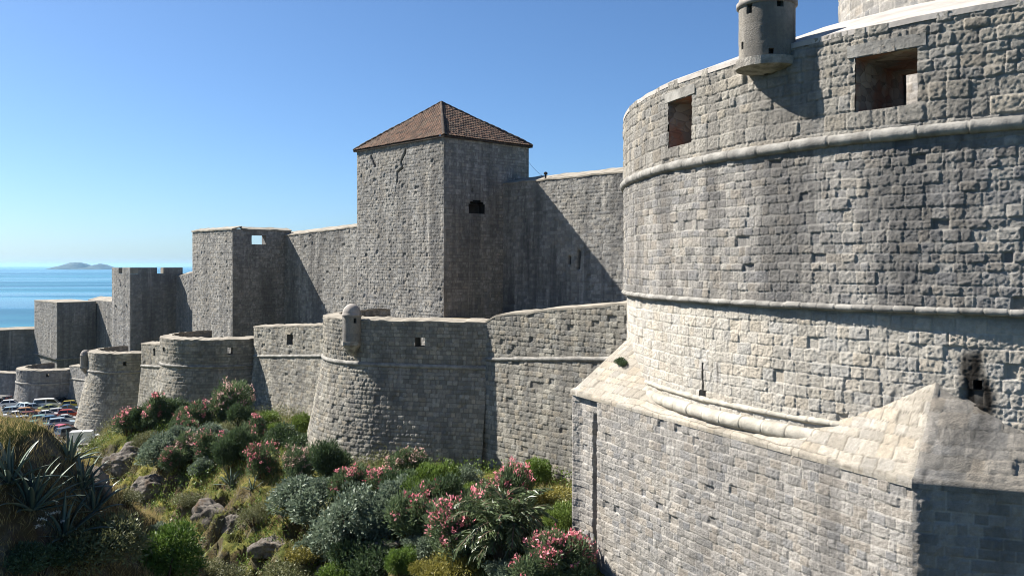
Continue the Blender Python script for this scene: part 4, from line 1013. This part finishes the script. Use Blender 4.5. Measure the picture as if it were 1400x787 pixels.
# rocks
M['rock'] = None
def rock_mat():
    m, nt, b = new_mat('outcrop rock'); b.inputs['Roughness'].default_value = .95
    c = mixc(nt, ramp(nt, noise(nt, 2.2, 6, .7), .3, .7), (.06,.052,.045), (.24,.215,.185)); c = mixc(nt, ramp(nt, noise(nt, .9, 5, .7), .5, .7), c, (.13,.09,.06))
    nt.links.new(c, b.inputs['Base Color']); bump(nt, b, noise(nt, 7, 8, .75), 1., .12); return m
M['rock'] = rock_mat()
def rock(u, v, wpx, hk, seed, lab, flat=1.):
    g = march(u, v); r = wpx / F_PX * g[1] / 2; rng = np.random.RandomState(seed)
    nu, nv = 44, 24; th = np.linspace(0, 2*math.pi, nu, endpoint=False); ph = np.linspace(-.5, 1.57, nv)
    T_, Pp = np.meshgrid(th, ph); d = np.stack([np.cos(Pp)*np.cos(T_), np.cos(Pp)*np.sin(T_), np.sin(Pp)], -1)
    f = np.ones(T_.shape)
    for j in range(9):                                       # cleave by random planes, then roughen
        nvec = unit(rng.normal(size=3)); c = rng.uniform(.55, .85); dd = d @ nvec; f = np.where(dd > 1e-3, np.minimum(f, c / np.maximum(dd, 1e-3)), f)
    f = f * (1 + .5 * (fbm(d[..., 0]*3 + seed, d[..., 1]*3 + d[..., 2]*2.3, seed, 4) - .5))
    V = d * f[..., None] * r * np.array([1, .8 * flat, hk]) + g - np.array([0, 0, .1 * r])
    tag(obj('rock', V.reshape(-1, 3), grid_faces(nv, nu, wrap=True), M['rock'], None, smooth=False, origin=tuple(g)), lab, 'rock', 'rocks of the slope')
rock(292, 706, 60, 1.1, 1, 'pale craggy rock standing out on the middle of the slope')
rock(322, 722, 44, .8, 2, 'grey rock just right of the pale craggy rock')
rock(165, 640, 70, .8, 3, 'dark rock face below the terrace edge, right of the agaves')
rock(128, 660, 60, .9, 4, 'dark brown boulder above the agaves')
rock(372, 752, 60, .6, 5, 'tilted slab on the lower slope')
rock(200, 668, 52, .8, 6, 'brown rock on the slope below the dark rock face')
rock(450, 786, 56, .6, 7, 'pale rock at the bottom edge below the thicket')
rock(528, 752, 54, .5, 8, 'long pale slab right of the thicket')
rock(795, 775, 60, .6, 9, 'pale rubble block at the foot of the tower base')
rock(776, 752, 40, .6, 10, 'small pale block leaning on the tower base corner')
rock(240, 735, 50, .7, 11, 'dark rock in the hollow of the slope')
rock(490, 700, 30, .6, 12, 'small stone half hidden by the grey-green thicket')
rock(560, 690, 26, .6, 13, 'small stone in the shade below the big bastion')
rock(184, 612, 30, .6, 14, 'small stone on the terrace lip near the leftmost oleander')

# grass and ground cover
def scatter(n, xr, yr, seed, dens):
    rng = np.random.RandomState(seed); x = rng.uniform(*xr, n); y = rng.uniform(*yr, n)
    keep = rng.rand(n) < dens(x, y); x, y = x[keep], y[keep]
    return rng, x, y, terrain(x, y)
def pq(x, y): return (x - W0[0]) * NRM[0] + (y - W0[1]) * NRM[1], (x - W0[0]) * D[0] + (y - W0[1]) * D[1]
def blades(name, rng, x, y, z, L, Wd, mat, lean=.5, kind='stuff'):
    n = len(x); P = np.stack([x, y, z - .03], -1); A = np.stack([lean * rng.normal(size=n), lean * rng.normal(size=n), np.ones(n)], -1)
    V, F = leaf_quads(P, A, L * (.5 + rng.rand(n)), Wd, rng, .35)
    tone = np.clip(.15 + .5 * rng.rand(n) + .9 * (fbm(x * .5, y * .5, 77, 3) - .4), 0, 1)
    tag(obj(name, V, F, mat, None, dict(tone=np.repeat(tone, 4)), smooth=False), kind=kind)
def vis(x, y):
    u = U0 + x / np.maximum(y, 1) * F_PX; p, q = pq(x, y); return (u > -40) & (u < 830) & (p > .5) & (q < 42)
dn = lambda x, y: vis(x, y) * (.25 + .75 * sstep(.35, .6, fbm(x * .35, y * .35, 51, 3)))
blades('grass', *scatter(260000, (-48, 4), (28, 72), 1, dn), .26, .022, M['grassblade'])
dn2 = lambda x, y: vis(x, y) * sstep(.5, .62, fbm(x * .28, y * .28, 61, 3)) * .8
blades('dry_grass', *scatter(120000, (-48, 4), (28, 70), 2, dn2), .34, .02, M['straw'])
dn3 = lambda x, y: vis(x, y) * ((x < -5) & (y < 26)) * (.35 + .65 * sstep(.4, .6, fbm(x * .6, y * .6, 71, 3)))
blades('bank_grass', *scatter(150000, (-15.5, -4.5), (10, 26), 3, dn3), .24, .010, M['straw'], .45)
# leafy ground cover on the slopes
def cover(name, n, xr, yr, seed, thr, L, Wd, mat, hmax):
    rng, x, y, z = scatter(n, xr, yr, seed, lambda x, y: vis(x, y) * sstep(thr, thr + .1, fbm(x * .45, y * .45, seed + 80, 4)))
    k = len(x); hh = hmax * rng.rand(k) ** 1.5 * sstep(thr, thr + .25, fbm(x * .45, y * .45, seed + 80, 4)) * 1.8
    P = np.stack([x, y, z + hh], -1); A = rng.normal(size=(k, 3)) * .8 + [0, 0, .8]
    V, F = leaf_quads(P, A, L * (.6 + .8 * rng.rand(k)), Wd, rng)
    tone = np.clip(.6 * rng.rand(k) + .5 * vnoise(x * 1.2, y * 1.2, seed), 0, 1)
    tag(obj(name, V, F, mat, None, dict(tone=np.repeat(tone, 4)), smooth=False), kind='stuff')
cover('undergrowth', 300000, (-46, 4), (26, 70), 11, .47, .12, .05, M['olive'], .55)
cover('ground_cover', 200000, (-46, 4), (26, 66), 12, .54, .14, .06, M['brightgreen'], .5)
cover('scrub', 120000, (-16, -2), (11, 30), 13, .48, .09, .035, M['olive'], .5)
# white umbels among the dry grass
for i, (u, v) in enumerate(((58, 742), (76, 738), (70, 732), (88, 746), (52, 750))):
    g = march(u, v); rng = np.random.RandomState(i)
    n = 40; P = np.array([0, 0, .5]) + np.c_[rng.normal(size=(n, 2)) * .05, rng.normal(size=n) * .012]
    V, F = leaf_quads(P, np.c_[rng.normal(size=(n, 2)), np.zeros(n)], .03, .03, rng)
    t = thing('wild_carrot', tuple(g), 'white flower head in the dry grass at the lower left', 'wildflower', 'white flower heads')
    o = obj('blossoms', V + ORIG[t.name], F, M['white'], t, dict(tone=np.repeat(rng.rand(n), 4)), smooth=False)
    V, F = lathe_mesh([(.006, -.1), (.004, .5)], tuple(g), 5); obj('stalk', V, F, M['wood'], t)

# ================================================================== 5. car park
KC = .60                                                     # the place is modelled at the scale set by the towers
def paint(col, rough=.25):
    m, nt, b = new_mat('car paint'); b.inputs['Base Color'].default_value = (*col, 1); b.inputs['Roughness'].default_value = rough; b.inputs['Specular IOR Level'].default_value = .5
    b.inputs['Coat Weight'].default_value = .5; return m
m_, nt_, b_ = new_mat('car glass'); b_.inputs['Base Color'].default_value = (.015, .02, .025, 1); b_.inputs['Roughness'].default_value = .05; b_.inputs['Specular IOR Level'].default_value = .6; M['glass'] = m_
M['tyre'] = plain_mat('tyre rubber', (.02,.02,.02), .9, .1, 5, 0); M['rim'] = plain_mat('wheel rim', (.45,.45,.46), .35, .05, 5, 0, spec=.5, metal=.8)
M['lamp'] = plain_mat('headlamp', (.75,.75,.72), .15, .05, 5, 0, spec=.6); M['tail'] = plain_mat('tail lamp', (.35,.02,.02), .25, .05, 5, 0, spec=.6)
# side profile of the body below the windows, and of the glasshouse: (x, z, half width)
CAR = {
 'hatchback': dict(body=[(-2.0,.32,.80),(-2.02,.62,.84),(-1.95,.92,.82),(-.9,.98,.84),(.75,.95,.84),(1.55,.82,.80),(1.98,.66,.76),(2.02,.34,.76)], cab=[(-1.93,.93,.78),(-1.6,1.42,.60),(-.2,1.50,.62),(.25,1.44,.62),(1.0,.94,.76)]),
 'saloon': dict(body=[(-2.25,.34,.80),(-2.28,.66,.84),(-2.2,.96,.80),(-1.3,1.0,.84),(.8,.96,.84),(1.75,.84,.80),(2.2,.66,.76),(2.24,.34,.76)], cab=[(-1.6,.98,.76),(-.9,1.40,.60),(-.1,1.46,.61),(.2,1.42,.61),(1.05,.95,.76)]),
 'suv': dict(body=[(-2.2,.42,.86),(-2.24,.78,.90),(-2.16,1.12,.88),(-.9,1.14,.90),(.9,1.10,.90),(1.85,1.02,.86),(2.2,.82,.82),(2.24,.42,.82)], cab=[(-2.1,1.12,.84),(-1.95,1.66,.68),(-.2,1.74,.69),(.2,1.68,.69),(1.0,1.1,.82)]),
 'van': dict(body=[(-2.5,.42,.92),(-2.52,.9,.95),(-2.5,1.25,.95),(-1,1.25,.95),(1.0,1.2,.95),(2.05,1.05,.92),(2.45,.8,.88),(2.48,.42,.88)], cab=[(-2.46,1.24,.92),(-2.36,1.92,.82),(-.2,1.98,.83),(1.0,1.9,.80),(1.75,1.12,.88)]),
}
def car_meshes():
    out = {}
    for k, c in CAR.items():
        d = {}
        def solid(pr, close_bottom=True):
            n = len(pr); V = [(x, -w, z) for x, z, w in pr] + [(x, w, z) for x, z, w in pr]
            F = [tuple(range(n)), tuple(range(2*n - 1, n - 1, -1))] + [(i, n + i, n + (i + 1) % n, (i + 1) % n) for i in range(n)]
            return np.array(V), F
        m = MB(); m.add(*solid(c['body']))
        cb = c['cab']; n = len(cb)
        roof = [(x, z, w) for x, z, w in cb[1:-1]]                                            # roof skin and pillars
        V = [(x, -w * 1.01, z + .015) for x, z, w in roof] + [(x, w * 1.01, z + .015) for x, z, w in roof] + [(x, -w * 1.01, z - .07) for x, z, w in roof] + [(x, w * 1.01, z - .07) for x, z, w in roof]
        q = len(roof); F = [(i, i + 1, q + i + 1, q + i) for i in range(q - 1)] + [(i, 2*q + i, 2*q + i + 1, i + 1) for i in range(q - 1)] + [(q + i, q + i + 1, 3*q + i + 1, 3*q + i) for i in range(q - 1)]
        F += [(0, q, 3*q, 2*q), (q - 1, 3*q - 1, 4*q - 1, 2*q - 1)]
        m.add(V, F)
        for (b0, t0) in ((cb[0], cb[1]), (cb[-1], cb[-2]), ((-.35, .97, c['body'][3][2] * .97), (-.35, cb[2][1], cb[2][2]))):   # pillars
            for s in (-1, 1):
                x0, z0, w0 = b0; x1, z1, w1 = t0; e = .07
                V = [(x0 - e, s*w0*1.015, z0), (x0 + e, s*w0*1.015, z0), (x1 + e, s*w1*1.015, z1), (x1 - e, s*w1*1.015, z1), (x0 - e, s*(w0 - .06), z0), (x0 + e, s*(w0 - .06), z0), (x1 + e, s*(w1 - .06), z1), (x1 - e, s*(w1 - .06), z1)]
                m.add(V, [(0,1,2,3),(4,7,6,5),(0,4,5,1),(1,5,6,2),(2,6,7,3),(3,7,4,0)])
        o = m.build('body', M['tyre']); bv = o.modifiers; d['body'] = o.data; bpy.data.objects.remove(o)
        o = obj('window', *solid(cb), M['glass'], smooth=False); d['window'] = o.data; bpy.data.objects.remove(o)
        L = c['body'][-1][0]; wl = c['body'][-1][2]
        wm = MB(); a = np.linspace(0, 6.283, 14, endpoint=False)
        V = np.concatenate([np.stack([.32*np.cos(a), np.full(14, -.1), .32*np.sin(a)], -1), np.stack([.32*np.cos(a), np.full(14, .1), .32*np.sin(a)], -1)])
        wm.add(V, [tuple(range(14)), tuple(range(27, 13, -1))] + [(i, 14 + i, 14 + (i + 1) % 14, (i + 1) % 14) for i in range(14)])
        o = wm.build('wheel', M['tyre']); d['wheel'] = o.data; bpy.data.objects.remove(o)
        V = np.concatenate([np.stack([.19*np.cos(a), np.full(14, -.112), .19*np.sin(a)], -1), np.stack([.19*np.cos(a), np.full(14, .112), .19*np.sin(a)], -1)])
        o = obj('rim', V, [tuple(range(14)), tuple(range(27, 13, -1))], M['rim'], smooth=False); d['rim'] = o.data; bpy.data.objects.remove(o)
        V, F = box_mesh(-.06, .06, -.16, .16, -.07, .07)
        o = obj('headlight', V, F, M['lamp'], smooth=False); d['headlight'] = o.data; bpy.data.objects.remove(o)
        o = obj('tail_light', V, F, M['tail'], smooth=False); d['tail_light'] = o.data; bpy.data.objects.remove(o)
        d['L'] = L; d['wl'] = wl; d['axle'] = (-1.25, 1.25) if k == 'hatchback' else (-1.4, 1.4); out[k] = d
    return out
CM = car_meshes()
def place(me, name, parent, loc=(0, 0, 0), mat=None):
    o = bpy.data.objects.new(name, me); COL.objects.link(o); o.parent = parent; o.location = loc
    if mat: o.material_slots[0].link = 'OBJECT'; o.material_slots[0].material = mat
    return o
def park(kind, u, v, rot, col, lab, Y=None):
    g = march(u, v + 4, 60.)
    t = thing('parked_car' if kind != 'van' else 'parked_van', (g[0], g[1], -16.45), lab, 'car' if kind != 'van' else 'van', 'cars in the car park')
    t.rotation_euler = (0, 0, rad(rot)); t.scale = (KC, KC, KC); d = CM[kind]
    place(d['body'], 'body', t, mat=paint(col)); place(d['window'], 'window', t)
    for x in d['axle']:
        for s in (-1, 1):
            w = place(d['wheel'], 'wheel', t, (x, s * (d['wl'] - .02), .32)); place(d['rim'], 'rim', w)
    for s in (-1, 1): place(d['headlight'], 'headlight', t, (d['L'] - .02, s * (d['wl'] - .2), .66)); place(d['tail_light'], 'tail_light', t, (CAR[kind]['body'][0][0], s * .6, .74))
W_, SI, LB, BL, NV, RD, MR, OR, YG, YE, TE, GY, BK, GN = (.75,.75,.74), (.48,.50,.52), (.34,.45,.52), (.07,.15,.27), (.02,.035,.075), (.42,.06,.05), (.16,.035,.04), (.42,.22,.10), (.34,.37,.16), (.50,.40,.10), (.22,.40,.40), (.10,.105,.11), (.025,.025,.028), (.16,.33,.27)
for a in [
 ('hatchback', 17, 553, 20, W_, 'white hatchback in the back row, leftmost car in front of the motorcycles'),
 ('hatchback', 31, 557, 150, (.55,.66,.68), 'pale blue-white hatchback in the back row, second car from the left'),
 ('saloon', 47, 558, 30, (.25,.32,.40), 'blue-grey saloon in the back row left of the white van'),
 ('van', 66, 555, 25, W_, 'white van in the back row before the low round bastion'),
 ('suv', 83, 551, 80, BK, 'black van-like car beside the white van, at the bastion foot'),
 ('hatchback', 100, 554, 20, YE, 'small yellow car at the foot of the tapering bastion'),
 ('hatchback', 20, 563, 25, LB, 'light blue hatchback behind the bank grass, left side of the car park'),
 ('hatchback', 39, 564, 20, OR, 'orange-tan hatchback on the left side of the car park'),
 ('saloon', 70, 560, 25, YG, 'yellow-green saloon in the middle of the car park'),
 ('saloon', 94, 560, 35, BL, 'dark blue saloon right of the yellow-green one'),
 ('hatchback', 96, 567, 20, RD, 'bright red hatchback close to the tapering bastion'),
 ('hatchback', 44, 570, 25, MR, 'maroon hatchback in front of the orange-tan one'),
 ('saloon', 24, 569, 30, W_, 'white saloon behind the bank grass, left of the maroon hatchback'),
 ('saloon', 65, 568, 28, W_, 'long white saloon in the middle of the car park'),
 ('hatchback', 36, 576, 30, (.40,.46,.52), 'silver-blue hatchback below the maroon hatchback'),
 ('hatchback', 82, 565, 30, SI, 'silver hatchback between the white saloon and the dark blue saloon'),
 ('saloon', 91, 574, 25, SI, 'silver saloon below the bright red hatchback'),
 ('hatchback', 59, 575, 30, TE, 'teal hatchback in front of the long white saloon'),
 ('saloon', 49, 583, 28, GN, 'green saloon at the lower left of the car park'),
 ('hatchback', 72, 576, 30, BL, 'blue hatchback in front of the long white saloon, right of the teal one'),
 ('suv', 86, 581, 30, (.30,.38,.45), 'blue-silver car behind the small red car near the truck'),
 ('hatchback', 87, 588, 75, RD, 'small red car seen end-on, between the navy car and the dark grey car'),
 ('suv', 70, 591, 25, NV, 'large navy car in the front row of the car park'),
 ('suv', 96, 594, 60, GY, 'dark grey off-road car just behind the white box truck'),
 ('saloon', 6, 532, 12, W_, 'white saloon beyond the car park, at the left edge by the low wall'),
]: park(*a)
# box truck
g = (np.array([ray(113) * 80.5, 80.5, 0]))
t = thing('box_truck', (g[0], g[1], -16.45), 'white box truck parked nearest the bank', 'truck'); t.scale = (.44,) * 3; t.rotation_euler = (0, 0, rad(12))
def bx(name, x0, x1, y0, y1, z0, z1, mat, par):
    V, F = box_mesh(x0, x1, y0, y1, z0, z1); o = obj(name, V, F, mat, smooth=False); o.parent = par
    md = o.modifiers.new('bevel', 'BEVEL'); md.width = .05; md.segments = 2; return o
wp = paint((.78, .78, .77), .4)
bx('cargo_box', -2.3, 1.9, -1.05, 1.05, .75, 3.0, wp, t); bx('chassis', -2.3, 3.6, -.45, .45, .5, .74, M['tyre'], t)
cbm = bx('cab', 2.0, 3.7, -.98, .98, .5, 2.15, wp, t); bx('windscreen', 3.68, 3.73, -.85, .85, 1.25, 2.0, M['glass'], cbm)
for s in (-1, 1): bx('side_window', 2.6, 3.4, s * .97 - .02, s * .97 + .02, 1.3, 1.95, M['glass'], cbm)
for x in (-1.4, 2.8):
    for s in (-1, 1): w = place(CM['van']['wheel'], 'wheel', t, (x, s * .9, .42)); w.scale = (1.3, 1.3, 1.3); place(CM['van']['rim'], 'rim', w)
# motorcycles in a row
def moto_mesh():
    m = MB(); a = np.linspace(0, 6.283, 12, endpoint=False)
    for x in (-.65, .65):
        V = np.concatenate([np.stack([x + r_*np.cos(a), np.full(12, yy), .3 + r_*np.sin(a)], -1) for (r_, yy) in ((.3, -.06), (.3, .06))]); m.add(V, [tuple(range(12)), tuple(range(23, 11, -1))] + [(i, 12 + i, 12 + (i + 1) % 12, (i + 1) % 12) for i in range(12)])
    b = MB()
    for bb in ((-.75, .35, -.14, .14, .45, .72), (-.7, .1, -.16, .16, .72, .82), (.35, .72, -.2, .2, .6, 1.0), (-.15, .5, -.1, .1, .28, .46), (.45, .55, -.36, .36, .98, 1.04)): b.add(*box_mesh(*bb))
    return m, b
mw, mb2 = moto_mesh(); o = mw.build('wheel', M['tyre']); mwm = o.data; bpy.data.objects.remove(o); o = mb2.build('body', M['tyre']); mbm = o.data; bpy.data.objects.remove(o)
for i in range(7):
    g = march(2 + i * 3.1, 550 - i * .3, 60.)
    t = thing('motorcycle', (g[0], g[1], -16.45), 'dark motorcycle in the row parked along the low wall at the left edge', 'motorcycle', 'motorcycles parked in a row')
    t.scale = (KC,) * 3; t.rotation_euler = (0, 0, rad(70 + i * 5)); place(mwm, 'wheel', t); place(mbm, 'body', t, mat=paint([BK, GY, NV, MR][i % 4]))
# far bits: tree top behind the wall, a bird over the sea

# ================================================================== camera, light, sky
def finish():
    cam_d = bpy.data.cameras.new('camera'); cam = bpy.data.objects.new('camera', cam_d); COL.objects.link(cam)
    cam.rotation_euler = (math.pi / 2, 0, 0); cam_d.sensor_width = 36; cam_d.lens = 36 * F_PX / 1400; cam_d.shift_y = -(393.5 - V0) / 1400
    cam_d.clip_end = 120000; cam_d.clip_start = .3
    scene.camera = cam
    el = rad(41.5); sh = np.array([-.917, .40]); sh /= np.hypot(*sh)
    sun_d = bpy.data.lights.new('sun', 'SUN'); sun_d.energy = 5.0; sun_d.angle = rad(.53); sun_d.color = (1, .945, .865)
    sun = bpy.data.objects.new('sun', sun_d); COL.objects.link(sun)
    sv = Vector((sh[0] * math.cos(el), sh[1] * math.cos(el), math.sin(el)))
    sun.rotation_euler = sv.to_track_quat('Z', 'Y').to_euler()
    w = bpy.data.worlds.new('World'); scene.world = w; w.use_nodes = True
    nt = w.node_tree; sky = nt.nodes.new('ShaderNodeTexSky'); sky.sky_type = 'NISHITA'; sky.sun_disc = False
    sky.sun_elevation = el; sky.sun_rotation = math.atan2(sh[0], sh[1]); sky.air_density = .75; sky.dust_density = .75; sky.ozone_density = 6
    bg = nt.nodes['Background']; bg.inputs['Strength'].default_value = .05
    tint = mixc(nt, 1.0, sky.outputs[0], (.86, 1.02, 1.10, 1), 'MULTIPLY')
    nt.links.new(tint, bg.inputs['Color'])
    vs = scene.view_settings; vs.view_transform = 'Standard'; vs.look = 'None'; vs.gamma = 1; vs.exposure = 1.43; vs.use_curve_mapping = False
    scene.cycles.max_bounces = 6; scene.cycles.diffuse_bounces = 3; scene.cycles.transparent_max_bounces = 6
    scene.cycles.use_denoising = True; scene.cycles.filter_width = 1.0
finish()
